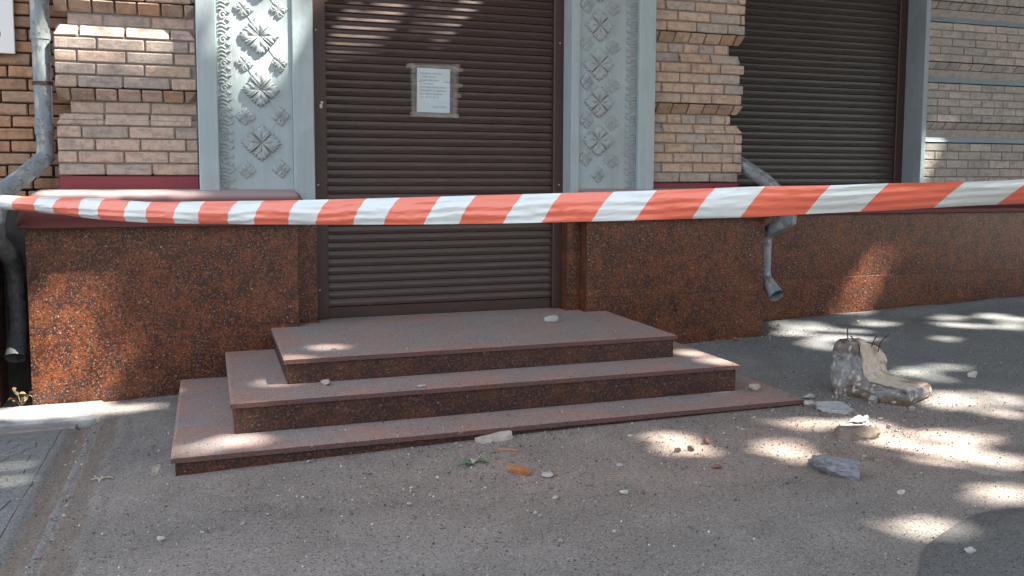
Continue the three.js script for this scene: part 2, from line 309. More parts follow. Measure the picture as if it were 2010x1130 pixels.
{ // crazed old paving on the left: each piece its own
  const r = rngOf(5), pts = [], step = 0.12;
  const root = new THREE.Group(); root.name = numbered('cracked_pavement'); root.userData.kind = 'structure'; scene.add(root);
  for (let j = 0; j < 22; j++) for (let i = 0; i < 9; i++) pts.push([-1.86 + i * step * 1.06 + (j % 2) * step * 0.5 + (r() - 0.5) * 0.07, 0.44 + j * step * 0.95 + (r() - 0.5) * 0.07]);
  for (const [px, pz] of pts) {
    if (px > -0.74) continue;
    let poly = [[-2, 0.4], [-0.79, 0.4], [-0.79, 3], [-2, 3]].map((q) => [...q]);
    for (const [qx, qz] of pts) {
      const dx = qx - px, dz = qz - pz, d = Math.hypot(dx, dz); if (d === 0 || d > 0.4) continue;
      const lim = d / 2 - 0.0012, out = [];
      for (let i = 0; i < poly.length; i++) {
        const a = poly[i], b = poly[(i + 1) % poly.length], da = ((a[0] - px) * dx + (a[1] - pz) * dz) / d - lim, db = ((b[0] - px) * dx + (b[1] - pz) * dz) / d - lim;
        if (da <= 0) out.push(a);
        if (da * db < 0) { const t = da / (da - db); out.push([mix(a[0], b[0], t), mix(a[1], b[1], t)]); }
      }
      poly = out; if (poly.length < 3) break;
    }
    if (poly.length < 3 || px < -1.7) continue;
    const lift = -0.002 + 0.003 * r(), tx = (r() - 0.5) * 0.02, tz = (r() - 0.5) * 0.02, pos = [], top = (q, f, dy) => { const X = px + (q[0] - px) * f, z = pz + (q[1] - pz) * f; return [X, groundY(X, z) + lift + dy + (X - px) * tx + (z - pz) * tz, z]; };
    for (let i = 0; i < poly.length; i++) {
      const a = poly[i], b = poly[(i + 1) % poly.length];
      const a1 = top(a, 1, -0.003), b1 = top(b, 1, -0.003), a2 = top(a, 0.93, 0), b2 = top(b, 0.93, 0), a0 = top(a, 1, -0.03), b0 = top(b, 1, -0.03), c = top([px, pz], 1, 0);
      pos.push(...a0, ...b1, ...b0, ...a0, ...a1, ...b1, ...a1, ...b2, ...b1, ...a1, ...a2, ...b2, ...a2, ...c, ...b2);
    }
    mesh('paver', soup(pos), mPaver, root);
  }
}
{ // concrete drain channel running out from the downpipe, and the slab under its spout
  const g = thing('drain_channel', 'open concrete drain channel running across the pavement from the left downpipe', 'drain channel');
  const prof = [[-0.79, -0.03], [-0.787, -0.001], [-0.76, 0.0], [-0.74, -0.008], [-0.715, -0.02], [-0.675, -0.023], [-0.65, -0.016], [-0.632, -0.004], [-0.618, 0.0], [-0.59, -0.002], [-0.583, -0.03]];
  for (let k = 0; k < 4; k++) {
    const z0 = 0.47 + k * 0.62, z1 = z0 + 0.618;
    mesh('channel', gridGeo(prof.length - 1, 14, (u, v, i, j) => { const [X, y] = prof[i], z = mix(z0, z1, v), n = noise3(X * 18, y * 18, z * 9, 3) - 0.5; return [X + 0.012 * n, groundY(X, z) + y + 0.008 * n, z + 0.006 * (hash2(i, j, 4) - 0.5) * (j === 0 || j === 14 ? 1 : 0)]; }, 0.7), mGutter, g);
  }
  const silt = gridGeo(6, 70, (u, v) => { const X = mix(-0.738, -0.636, u), z = mix(0.5, 2.9, v), n = fbm(X * 20, z * 7, 0, 33); return [X, groundY(X, z) - 0.019 + 0.016 * n - 0.02 * (1 - Math.abs(u - 0.5) * 2) * 0.4, z]; }, 1.2);
  stuff(mesh('silt', silt, M([0.86, 0.74, 0.64], 0.95, { map: texGrit, bumpMap: texGritB, bumpScale: 0.006 }), g));
  const s = thing('concrete_slab', 'pale concrete slab at the plinth corner under the left downpipe spout', 'concrete slab');
  mesh('slab', cbox(-1.75, -0.635, -0.03, 0.032, 0.03, 0.44, 0.01, (q) => { const n = noise3(q[0] * 5, q[1] * 5, q[2] * 5, 8) - 0.5; q[0] += 0.04 * n; q[2] += 0.03 * n; q[1] += 0.006 * n; }), mConcrete, s);
  mesh('kerb_edge', cbox(-1.75, -0.72, -0.03, 0.008, 0.452, 0.53, 0.006, (q) => { q[1] += 0.012 * (noise3(q[0] * 4, 1, q[2] * 4, 9) - 0.5); q[2] += 0.02 * (noise3(q[0] * 9, 3, 1, 5) - 0.5); }), M([0.27, 0.23, 0.215], 0.9, { map: texStone }), s);
}

// ---------------------------------------------------------------- the building front
const BUILDING = thing('building', 'old brick building front with blue pilasters and polished red granite plinth', 'building');
const TOP = 3.3;
function wallBox(name, x0, x1, y0, y1, z0, z1, mat, parent = BUILDING, b = 0.004) { return mesh(name, cbox(x0, x1, y0, y1, z0, z1, b), mat, parent); }
wallBox('wall_core', -5, 13, -0.2, 8, -1.6, -0.72, mPlaster);
wallBox('upper_wall', -5, 13, TOP + 0.01, 8, -0.71, -0.1, mPlaster);
wallBox('niche_wall', -2.6, 3.99, -0.2, 1.3, -0.71, -0.38, M([0.07, 0.065, 0.06], 0.9, { map: texStone }));  // near-black tone: deep shade of the niche painted into the wall

{ // unseen building behind the camera, added to cut low sky light on the walls
  const t = thing('added_opposite_building', 'plain unseen building added across the street to cut low sky light', 'building', [0, -0.6, 27]);
  mesh('wall', cbox(-45, 45, 0, 9.5, 0, 6, 0.02), M([0.3, 0.28, 0.26], 0.9), t);
  for (let f = 0; f < 2; f++) for (let i = 0; i < 24; i++) mesh('window', cbox(-42 + i * 3.6, -40.5 + i * 3.6, 1.6 + f * 4, 3.9 + f * 4, -0.06, -0.005, 0.01), M([0.03, 0.035, 0.04], 0.15), t);
}
let brickSeed = 100;
function brick(parent, x0, x1, y0, y1, zf, depth, mats, o = {}) {
  const r = rngOf(brickSeed++), j = o.jit ?? 0.0016, cap = o.cap ?? 0, sof = o.sof ?? 0;
  const g = cbox(x0, x1, y0, y1, zf - depth, zf + (r() - 0.5) * (o.dz ?? 0.004), o.b ?? 0.006, (q, s) => {
    if (s[2] > 0 && s[1] > 0 && cap) { q[2] -= cap; if (o.endL && s[0] < 0) q[0] += cap; if (o.endR && s[0] > 0) q[0] -= cap; }
    if (s[2] > 0 && s[1] < 0 && sof) { q[2] -= sof; if (o.endL && s[0] < 0) q[0] += sof; if (o.endR && s[0] > 0) q[0] -= sof; }
    q[0] += (r() - 0.5) * 2 * j; q[1] += (r() - 0.5) * 2 * j; q[2] += (r() - 0.5) * 2 * j;
  }, r() * 3, r() * 3);
  return mesh('brick', g, mats[Math.floor(r() * mats.length)], parent);
}
function course(parent, x0, x1, y0, y1, zf, len, shift, mats, o = {}) {
  const r = rngOf(Math.round(y0 * 1000) + Math.round(x0 * 77)), J = o.joint ?? 0.01;
  let x = x0 - shift;
  while (x < x1 - 0.02) {
    const l = len * (0.95 + 0.1 * r()), a = Math.max(x, x0), b = Math.min(x + l, x1), endL = o.ends && a <= x0 + 1e-6, endR = o.ends && b >= x1 - 1e-6;
    if (b - a > 0.03) brick(parent, a, b - (b >= x1 - 1e-6 ? 0 : J), y0 + 0.005, y1 - 0.005, zf, o.depth ?? 0.09, mats, { ...o, endL, endR });
    x += l;
  }
}
function rusticated(part, x0, x1, y, rows0, c0, zf, tones, sofTones, o = {}) {   // bands of bricks with chamfered caps and soffits, recessed courses between
  const c = 0.0755, L = 0.262; let k = 0;
  const capRow = (yy, h) => course(part, x0, x1, yy, yy + h, zf, L, (k++ % 2) * L * 0.5, tones, { ends: true, cap: 0.03 });
  for (let i = 0; i < rows0 - 1; i++) { course(part, x0, x1, y, y + c0, zf, L, (k++ % 2) * L * 0.5 + 0.02 * (i % 3), tones, o); y += c0; }
  capRow(y, c0); y += c0;
  while (y < TOP) {
    course(part, x0 + (o.insL ?? 0.07), x1 - (o.insR ?? 0.0), y, y + c, zf - 0.062, o.recHead ? 0.128 : L, 0.07, tones, { dz: 0.006 }); y += c;
    course(part, x0, x1, y, y + c, zf, 0.13, 0.05, [...sofTones, tones[0]], { ends: true, sof: 0.045, dz: 0.006 }); y += c;
    for (let i = 0; i < 4; i++) { course(part, x0, x1, y, y + c, zf, L, (k++ % 2) * L * 0.5 + 0.03 * (i % 2), tones, o); y += c; }
    capRow(y, c); y += c;
  }
}
{ // left pier
  const p = group('brick_pier', BUILDING);
  mesh('mortar', cbox(-0.775, -0.05, 1.3, TOP, -0.5, -0.188, 0.002), mMortar, p);
  mesh('mortar', cbox(-0.83, -0.05, 1.4, 1.73, -0.187, -0.134, 0.002), mMortar, p);
  for (let k = 0; k < 3; k++) mesh('mortar', cbox(-0.83, -0.05, 1.93 + k * 0.5285, 2.23 + k * 0.5285, -0.187, -0.134, 0.002), mMortar, p);
  mesh('red_skirting', cbox(-0.845, -0.049, 1.29, 1.385, -0.3, -0.108, 0.006), mRed, p);
  rusticated(p, -0.845, -0.052, 1.3875, 5, 0.0755, -0.12, toneL, toneS);
}
{ // right pier
  const p = group('brick_pier', BUILDING);
  mesh('mortar', cbox(3.06, 3.82, 1.3, TOP, -0.5, -0.188, 0.002), mMortar, p);
  mesh('mortar', cbox(3.06, 3.87, 1.36, 1.75, -0.187, -0.134, 0.002), mMortar, p);
  for (let k = 0; k < 3; k++) mesh('mortar', cbox(3.06, 3.87, 1.95 + k * 0.5285, 2.25 + k * 0.5285, -0.187, -0.134, 0.002), mMortar, p);
  mesh('red_skirting', cbox(3.13, 3.89, 1.285, 1.345, -0.3, -0.112, 0.006), mRed, p);
  rusticated(p, 3.11, 3.915, 1.348, 6, 0.0735, -0.12, toneR, toneS, { insL: 0, insR: 0.07, recHead: true });
}
{ // orange brick wall behind the left downpipe
  const p = group('brick_wall', BUILDING);
  mesh('mortar', cbox(-2.6, -0.78, 1.3, TOP, -0.71, -0.385, 0.002), mMortar, p);
  const c = 0.0755, L = 0.262; let y = 1.3, k = 0;
  while (y < TOP) { const rec = Math.abs(((y - 1.775 + 10 * 0.5285) % 0.5285)) < 0.03; course(p, -1.75, -0.79, y, y + c, rec ? -0.365 : -0.33, L, (k++ % 2) * 0.13 + 0.05, toneB, { depth: rec ? 0.06 : 0.07, dz: 0.008, jit: 0.0024 }); y += c; }
  course(p, -1.75, -0.79, 1.245, 1.295, -0.33, 0.262, 0.1, toneB);
}
{ // grey brick wall right of the window
  const p = group('brick_wall', BUILDING), x0 = 5.936, x1 = 8.4, zf = -0.38, o = { jit: 0.001, dz: 0.003, joint: 0.006, b: 0.003 };
  mesh('mortar', cbox(x0, 11, 1.3, TOP, -0.71, -0.45, 0.002), mMortar, p);
  let y = 1.32, k = 0; const h0 = 0.075, h = 0.068;
  for (let i = 0; i < 5; i++) { course(p, x0, x1, y, y + h0, zf, 0.25, (k++ % 2) * 0.125, toneW, o); y += h0; }
  while (y < TOP) {
    mesh('band_cap', cbox(x0, x1, y + 0.004, y + 0.05, zf - 0.08, zf + 0.006, 0.004, (q, s) => { if (s[1] > 0 && s[2] > 0) q[2] -= 0.045; }), mBlueW, p); y += 0.05;
    mesh('plaster_band', cbox(x0 + 0.04, x1, y, y + 0.068, zf - 0.06, zf - 0.05, 0.002), mPlaster, p); y += 0.068;
    course(p, x0, x1, y, y + 0.062, zf, 0.13, 0.03, toneW, { ...o, sof: 0.045 }); y += 0.062;
    for (let i = 0; i < 5; i++) { course(p, x0, x1, y, y + h, zf, 0.25, (k++ % 2) * 0.125, toneW, o); y += h; }
  }
  for (const [a, b] of [[1.32, 1.69], [1.88, 2.2], [2.4, 2.72], [2.92, 3.2]]) mesh('mortar', cbox(x0 + 0.01, x1, a, b, -0.449, zf - 0.01, 0.002), mMortar, p);
  mesh('blue_jamb', cbox(5.885, 5.935, 1.285, TOP, -0.66, -0.37, 0.004), mBlueW, p);
}

// blue pilasters with relief ornament
function rosetteGeo(R, H, small, seed) {
  const r = rngOf(seed), wob = [0, 1, 2, 3].map(() => 0.92 + 0.16 * r());
  return gridGeo(96, 14, (u, v) => {
    const th = u * Math.PI * 2, q = Math.floor(((th + Math.PI / 4) / (Math.PI / 2)) % 4), ph = ((th + Math.PI / 4) % (Math.PI / 2)) - Math.PI / 4;
    let out = (small ? 0.96 : 1) / Math.pow(Math.abs(Math.cos(th)) ** 1.15 + Math.abs(Math.sin(th)) ** 1.15, 1 / 1.15);
    out *= 1 + (small ? 0.06 : 0.07) * Math.cos(th * (small ? 20 : 28) + seed * 0) - (small ? 0 : 0.1 * Math.exp(-((Math.abs(ph) - 0.785) ** 2) / 0.003));
    const rr = v * R * out * wob[q], a = Math.abs(ph) / 0.785;
    const vein = Math.exp(-(ph * ph) / 0.006), side = 0.16 * Math.cos(Math.abs(ph) * 15 - v * 9) * smooth(0.15, 0.5, v);
    const body = small ? (0.35 + 0.75 * Math.sin(Math.PI * Math.min(1, 0.2 + 0.74 * v))) * (1 - 0.35 * smooth(0.6, 1, a)) * (1 - 0.25 * vein) + side
      : (0.3 + 0.78 * Math.sin(Math.PI * Math.min(1, 0.04 + 0.84 * v))) * (1 - 0.85 * smooth(0.84, 1, a)) * (1 - 0.3 * vein * (1 - 0.6 * v)) + side * (1 - a);
    const h = v >= 0.999 ? 0 : H * clamp(body, 0.06, 1.4);
    return [rr * Math.sin(th), rr * Math.cos(th), h];
  }, 0.75);
}
function scrollGeo(flip) {
  const list = [], sp = []; for (let i = 0; i <= 14; i++) { const t = i / 14, a = 0.4 + t * 7.6, R = 0.024 * (1 - 0.78 * t); sp.push([0.034 + R * Math.cos(a), 0.02 + R * Math.sin(a), 0.006 + 0.006 * t]); }
  list.push(tube(sp, 0.0062, 30, 6));
  const blades = [[[0.004, 0.05, 0.003], [0.02, 0.056, 0.009], [0.04, 0.05, 0.006]], [[0.003, 0.068, 0.003], [0.024, 0.078, 0.01], [0.052, 0.066, 0.006]], [[0.004, 0.09, 0.003], [0.026, 0.1, 0.01], [0.056, 0.086, 0.006]], [[0.006, 0.112, 0.003], [0.026, 0.12, 0.01], [0.05, 0.108, 0.006]], [[0.05, 0.05, 0.004], [0.074, 0.04, 0.008], [0.082, 0.056, 0.003]], [[0.055, 0.09, 0.004], [0.076, 0.096, 0.008], [0.084, 0.116, 0.003]], [[0.052, 0.004, 0.004], [0.07, -0.006, 0.008], [0.08, 0.006, 0.003]]];
  for (const b of blades) list.push(tube(b, 0.0066, 8, 6));
  const g = merged(list); if (flip) { g.scale(-1, 1, 1); const p = g.attributes.position.array, n = g.attributes.normal.array, u = g.attributes.uv.array; for (let i = 0; i < p.length / 9; i++) for (const [A, m] of [[p, 3], [n, 3], [u, 2]]) for (let c = 0; c < m; c++) { const a = (i * 3 + 1) * m + c, b = (i * 3 + 2) * m + c, t = A[a]; A[a] = A[b]; A[b] = t; } }
  return g;
}
const ZP = -0.085;
{
  const bigs = [0, 1, 2].map((k) => rosetteGeo(0.118, 0.027, false, 3 + k)), smalls = [0, 1, 2].map((k) => rosetteGeo(0.062, 0.016, true, 8 + k));
  function pilaster(o) {
    const p = group('ornamental_pilaster', BUILDING);
    mesh('outer_strip', cbox(o.o0, o.o1, 1.285, TOP, -0.3, -0.04, 0.006), mBlue, p);
    mesh('back_panel', cbox(o.p0, o.p1, 1.285, TOP, -0.3, ZP, 0.002), mBlue, p);
    mesh('inner_strip', cbox(o.i0, o.i1, 1.14, TOP, -0.255, -0.068, 0.006), mBlue, p);
    let k = 0;
    const put = (name, geo, X, Y, turn) => { const m = mesh(name, geo, mRelief, p); m.position.set(X, Y, ZP - 0.001); m.rotation.z = turn; m.scale.set(0.95 + 0.1 * hash2(k, 3, 7), 0.95 + 0.1 * hash2(k, 5, 8), 0.75 + 0.5 * hash2(k, 9, 2)); return m; };
    for (const [X, Y] of o.big) put('rosette', bigs[k++ % 3], X, Y, (k % 2) * Math.PI / 2 + 0.03 * Math.sin(k * 5));
    for (const [X, Y] of o.small) put('leaf_ornament', smalls[k++ % 3], X, Y, (k % 4) * Math.PI / 2 + 0.1 * Math.sin(k * 3));
    const sg = scrollGeo(o.flip), n = Math.ceil((TOP - 1.31) / o.pitch);
    for (let i = 0; i < n; i++) { const m = mesh('scroll_ornament', sg, mRelief, p); m.position.set(o.s, 1.312 + i * o.pitch, ZP - 0.001); m.scale.set(1, o.pitch / 0.135, 0.7); }
    for (const [a, b, c, d] of o.lines) { const L = Math.hypot(c - a, d - b), m = mesh('lattice_line', cbox(-L / 2, L / 2, -0.0022, 0.0022, -0.002, 0.003, 0.0008), mRelief, p); m.position.set((a + c) / 2, (b + d) / 2, ZP); m.rotation.z = Math.atan2(d - b, c - a); }
    return p;
  }
  const L = { o0: -0.0465, o1: 0.073, p0: 0.0735, p1: 0.53, i0: 0.5305, i1: 0.664, s: 0.078, pitch: 0.15, flip: false, big: [], small: [], lines: [] };
  for (let k = 0; k < 5; k++) { const Y = 1.598 + k * 0.336; L.big.push([0.333, Y]); }
  for (let k = 0; k < 6; k++) { const Y = 1.43 + k * 0.336; L.small.push([0.238, Y - 0.004], [0.452, Y + 0.004]); if (k) L.lines.push([0.333, Y - 0.168, 0.452, Y], [0.333, Y - 0.168, 0.238, Y]); L.lines.push([0.333, Y + 0.168, 0.452, Y]); }
  pilaster(L);
  const R = { o0: 2.985, o1: 3.115, p0: 2.53, p1: 2.9845, i0: 2.465, i1: 2.5295, s: 2.98, pitch: 0.135, flip: true, big: [], small: [], lines: [] };
  for (let k = 0; k < 6; k++) R.big.push([2.682, 1.65 + k * 0.272]);
  for (let k = 0; k < 6; k++) { const Y = 1.514 + k * 0.272; R.small.push([2.585, Y + 0.01], [2.79, Y - 0.01]); R.lines.push([2.682, Y + 0.136, 2.79, Y], [2.682, Y + 0.136, 2.585, Y]); if (k) R.lines.push([2.682, Y - 0.136, 2.79, Y]); }
  R.small.push([2.682, 1.405]);
  pilaster(R);
}

// ledge: a sloping top, round nose and flat underside, dying away in rounded ends
function ledge(x0, x1, zb, zo, e0, e1) {
  const prof = [[0, 1.306], [0.05, 1.302], [0.12, 1.29], [0.18, 1.272], [0.215, 1.245], [0.23, 1.205], [0.228, 1.165], [0.21, 1.135], [0.19, 1.118], [0.187, 1.085], [0.17, 1.077], [0.0, 1.077]], yb = 1.08, pos = [], st = [];
  for (let i = 0; i <= 8; i++) st.push([x0 + e0 * (1 - Math.sin(i / 8 * Math.PI / 2)), Math.sqrt(Math.max(0.002, 1 - (1 - Math.sin(i / 8 * Math.PI / 2)) ** 2))]);
  const n = Math.max(6, Math.round((x1 - x0) / 0.12)); for (let i = 1; i < n; i++) st.push([mix(x0 + e0, x1 - e1, i / n), 1]);
  const left = st.splice(0, 9).map(([x, k], i) => [x0 + e0 * (i / 8) ** 1.4, Math.sqrt(1 - (1 - (i / 8) ** 1.4) ** 2)]);
  const right = [...Array(9)].map((_, i) => { const t = ((8 - i) / 8) ** 1.4; return [x1 - e1 * t, Math.sqrt(1 - (1 - t) ** 2)]; });
  const all = [...left, ...st, ...right];
  const at = (i, j) => { const [x, k] = all[i], [z, y] = prof[j], w = noise3(x * 3, y * 3, 1, 6) - 0.5; return [x, yb + (y - yb) * Math.max(k, 0.02) + 0.006 * w * (y > 1.2 ? 1 : 0), zb + zo * z / 0.23 * (0.45 + 0.55 * k) + 0.005 * w]; };
  for (let i = 0; i < all.length - 1; i++) for (let j = 0; j < prof.length - 1; j++) { const a = at(i, j), b = at(i + 1, j), c = at(i + 1, j + 1), d = at(i, j + 1); pos.push(...a, ...c, ...b, ...a, ...d, ...c); }
  const g = soup(pos, 0.9), p = g.attributes.position, nn = g.attributes.normal, col = new Float32Array(p.count * 3);
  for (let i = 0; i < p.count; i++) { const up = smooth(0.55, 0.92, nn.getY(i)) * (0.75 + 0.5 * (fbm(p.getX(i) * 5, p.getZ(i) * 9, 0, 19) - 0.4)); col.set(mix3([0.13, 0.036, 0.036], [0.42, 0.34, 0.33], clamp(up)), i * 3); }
  g.setAttribute('color', new THREE.BufferAttribute(col, 3));
  return g;
}
mesh('ledge', ledge(-1.06, 0.61, -0.12, 0.25, 0.13, 0.1), mLedge, BUILDING);
mesh('ledge', ledge(2.47, 4.1, -0.12, 0.25, 0.1, 0.1), mLedge, BUILDING);
mesh('ledge', ledge(3.95, 11, -0.6, 0.36, 0.02, 0.02), mLedge, BUILDING);
mesh('ledge', ledge(-5, -1.3, 0.2, 0.3, 0.1, 0.1), mLedge, BUILDING);  // ledge of the unseen left bay added for occlusion
// polished granite plinth slabs
{
  const p = group('granite_plinth', BUILDING); let k = 0;
  const slab = (x0, x1, y0, y1, z0, z1) => mesh('granite_slab', cbox(x0, x1, y0, y1, z0, z1, 0.0007, null, (k++ * 0.37) % 1.3, (k * 0.53) % 1.3), mGranite, p);
  const row = (xs, ys, z0, z1) => { for (let j = 0; j < ys.length - 1; j++) for (let i = 0; i < xs.length - 1; i++) slab(xs[i] + 0.0005, xs[i + 1] - 0.0005, ys[j] + 0.0005, ys[j + 1] - 0.0005, z0, z1); };
  row([-1.02, 0.539], [-0.1, 0.44, 1.077], -0.35, 0);
  row([0.541, 0.672], [0.2, 1.077], -0.35, -0.115);
  row([2.46, 2.563], [0.2, 1.077], -0.35, -0.115);
  row([2.565, 4.058], [-0.1, 0.52, 1.077], -0.35, 0);
  row([4.0, 6.1, 8.9], [-0.1, 0.545, 1.077], -0.6, -0.36);
  row([-3, -1.21], [-0.2, 1.077], -0.35, 0.33);  // unseen left bay, added and brought forward to darken the niche
}

// ---------------------------------------------------------------- roller shutters
function slatGeo(x0, x1, h) {
  const prof = [[0, h * 1.02], [0.0004, h * 0.96], [0.0014, h * 0.8], [0.003, h * 0.62], [0.006, h * 0.45], [0.0105, h * 0.3], [0.0152, h * 0.19], [0.0166, h * 0.15], [0.0166, h * 0.125], [0.0145, h * 0.1], [0.004, h * 0.06], [0.0005, 0]], pos = [], nrm = [], uv = [], N = 10;
  const ns = prof.map((_, j) => { const a = prof[Math.max(0, j - 1)], b = prof[Math.min(prof.length - 1, j + 1)], dz = b[0] - a[0], dy = b[1] - a[1], l = Math.hypot(dz, dy); return [-dy / l, dz / l]; });
  for (let i = 0; i < N; i++) for (let j = 0; j < prof.length - 1; j++) for (const [a, b] of [[i, j], [i, j + 1], [i + 1, j + 1], [i, j], [i + 1, j + 1], [i + 1, j]]) { const x = mix(x0, x1, a / N); pos.push(x, prof[b][1], prof[b][0]); nrm.push(0, ns[b][1], ns[b][0]); uv.push(x, prof[b][1]); }
  const g = new THREE.BufferGeometry(); g.setAttribute('position', new THREE.Float32BufferAttribute(pos, 3)); g.setAttribute('normal', new THREE.Float32BufferAttribute(nrm, 3)); g.setAttribute('uv', new THREE.Float32BufferAttribute(uv, 2));
  return g;
}
function shutter(name, label, o) {
  const t = thing(name, label, 'roller shutter'), r = rngOf(o.seed), sg = [0, 1, 2].map((k) => { const g = slatGeo(o.x0 + 0.004, o.x1 - 0.004, o.h), u = g.attributes.uv; for (let i = 0; i < u.count; i++) u.setXY(i, u.getX(i) + k * 0.41, u.getY(i) + k * 0.23); return g; });
  for (let y = o.y0, i = 0; y < TOP; y += o.h, i++) { const s = mesh('slat', sg[Math.floor(r() * 3)], o.mat, t); s.position.set(0, y + (r() - 0.5) * 0.0012, o.z + (r() - 0.5) * 0.001); s.rotation.x = 0; s.rotation.z = (r() - 0.5) * 0.0009; }
  return t;
}
{
  const t = shutter('roller_shutter', 'closed brown roller shutter over the doorway above the steps, notice taped to it', { x0: 0.757, x1: 2.396, y0: 0.4955, h: 0.055, z: -0.268, mat: mSlat, seed: 4 });
  mesh('bottom_bar', cbox(0.762, 2.39, 0.419, 0.494, -0.275, -0.257, 0.003), mSlat, t);
  mesh('guide_rail', cbox(0.67, 0.762, 0.418, TOP, -0.3, -0.222, 0.005), mRail, t);
  mesh('guide_rail', cbox(2.391, 2.478, 0.418, TOP, -0.3, -0.222, 0.005), mRail, t);
  const lock = mesh('lock', merged([cbox(0.716, 0.735, 1.838, 1.866, -0.223, -0.212, 0.004), cbox(0.722, 0.741, 1.868, 1.884, -0.223, -0.214, 0.004)]), M([0.7, 0.7, 0.7], 0.4), t);
  for (const [X, Y] of [[0.7, 1.33], [0.7, 2.35], [2.435, 1.33], [2.435, 2.35], [0.7, 0.62]]) { const s = mesh('screw', new THREE.SphereGeometry(0.006, 8, 6), mSteel, t); s.position.set(X, Y, -0.222); s.scale.z = 0.5; }
  const w = shutter('roller_shutter', 'closed grey-brown roller shutter over the window on the right', { x0: 3.6, x1: 5.805, y0: 1.318, h: 0.0562, z: -0.612, mat: mSlatW, seed: 9 });
  mesh('guide_rail', cbox(5.8, 5.884, 1.3, TOP, -0.66, -0.58, 0.004), mRail, w);
  mesh('guide_rail', cbox(3.55, 3.62, 1.3, TOP, -0.66, -0.57, 0.004), mRail, w);
}
{ // notice in a clear sleeve taped to the door shutter
  const c = document.createElement('canvas'); c.width = 512; c.height = 700; const x = c.getContext('2d');
  x.fillStyle = '#e9eef0'; x.fillRect(0, 0, 512, 700); x.fillStyle = '#5a6066'; x.font = '42px sans-serif';
  ['Шановні клієнти!', '   З 08 липня', 'даний магазин', 'не працює.', 'Просимо вибачення', 'Працюємо за адресою', 'вул. Івана Франка', 'тел. 38 47 20 21'].forEach((s, i) => x.fillText(s, 40, 95 + i * 54, 410));
  x.font = '34px sans-serif'; x.fillText('адміністрація', 240, 620);
  const map = new THREE.CanvasTexture(c); map.colorSpace = THREE.SRGBColorSpace;
  const t = thing('paper_notice', 'white printed notice in a clear sleeve taped to the brown door shutter', 'notice', [1.502, 1.983, -0.25]);
  const sheet = (w, h, n, bow) => { const g = new THREE.PlaneGeometry(w, h, n, n), p = g.attributes.position; for (let i = 0; i < p.count; i++) p.setZ(i, bow * (Math.cos(p.getX(i) / w * 2.6) - 0.5) + 0.0018 * Math.sin(p.getY(i) * 62) + 0.001 * Math.sin(p.getX(i) * 40 + p.getY(i) * 23)); g.computeVertexNormals(); return g; };
  const paper = mesh('paper', sheet(0.236, 0.302, 16, 0.003), M([0.72, 0.84, 0.88], 0.55, { map }), t); paper.rotation.z = -0.012;
  const clear = P([0.9, 0.9, 0.9], 0.16, { transmission: 0.9, thickness: 0, ior: 1.45 });
  const sleeve = mesh('clear_sleeve', sheet(0.312, 0.352, 16, 0.004), clear, t); sleeve.position.set(0.004, -0.004, 0.0045);
  const tapeM = P([0.85, 0.84, 0.82], 0.18, { transmission: 0.92, thickness: 0 });
  for (const [X, Y, w, h, a] of [[0.0, 0.167, 0.37, 0.032, 0.02], [0.005, -0.17, 0.35, 0.03, -0.012], [-0.148, 0.0, 0.03, 0.36, 0.01], [0.158, -0.01, 0.034, 0.35, -0.02], [-0.165, 0.16, 0.06, 0.03, 0.05], [0.175, 0.15, 0.07, 0.028, -0.06], [0.18, 0.04, 0.05, 0.026, 0.03], [0.17, -0.03, 0.05, 0.026, -0.08]]) { const s = mesh('tape_strip', sheet(w, h, 8, 0.001), tapeM, t); s.position.set(X, Y, 0.0075 + 0.0004 * (a * 30)); s.rotation.z = a; }
}
{ // sign plate at the left edge
  const c = document.createElement('canvas'); c.width = 512; c.height = 640; const x = c.getContext('2d');
  x.fillStyle = '#e6e8e8'; x.fillRect(0, 0, 512, 640); x.fillStyle = '#35393c'; x.textAlign = 'right'; x.font = '76px sans-serif'; x.fillText('А', 428, 205);
  x.fillStyle = '#9aa0a2'; x.font = '34px sans-serif'; x.fillText('м', 420, 385); x.fillStyle = '#33373a'; x.font = 'bold 48px sans-serif'; x.fillText('99', 436, 452); x.fillStyle = '#5a6063'; x.font = '70px sans-serif'; x.fillText('00', 440, 545);
  const map = new THREE.CanvasTexture(c); map.colorSpace = THREE.SRGBColorSpace;
  const t = thing('wall_sign', 'white sign plate with grey lettering on orange brick left of the downpipe', 'sign', [-1.32, 2.42, -0.29]);
  mesh('plate', cbox(-0.24, 0.24, -0.3, 0.3, -0.012, 0, 0.002), M([0.8, 0.8, 0.8], 0.5), t);
  const f = mesh('lettering', new THREE.PlaneGeometry(0.474, 0.594), M([0.95, 0.95, 0.95], 0.45, { map }), t); f.position.z = 0.002;
}

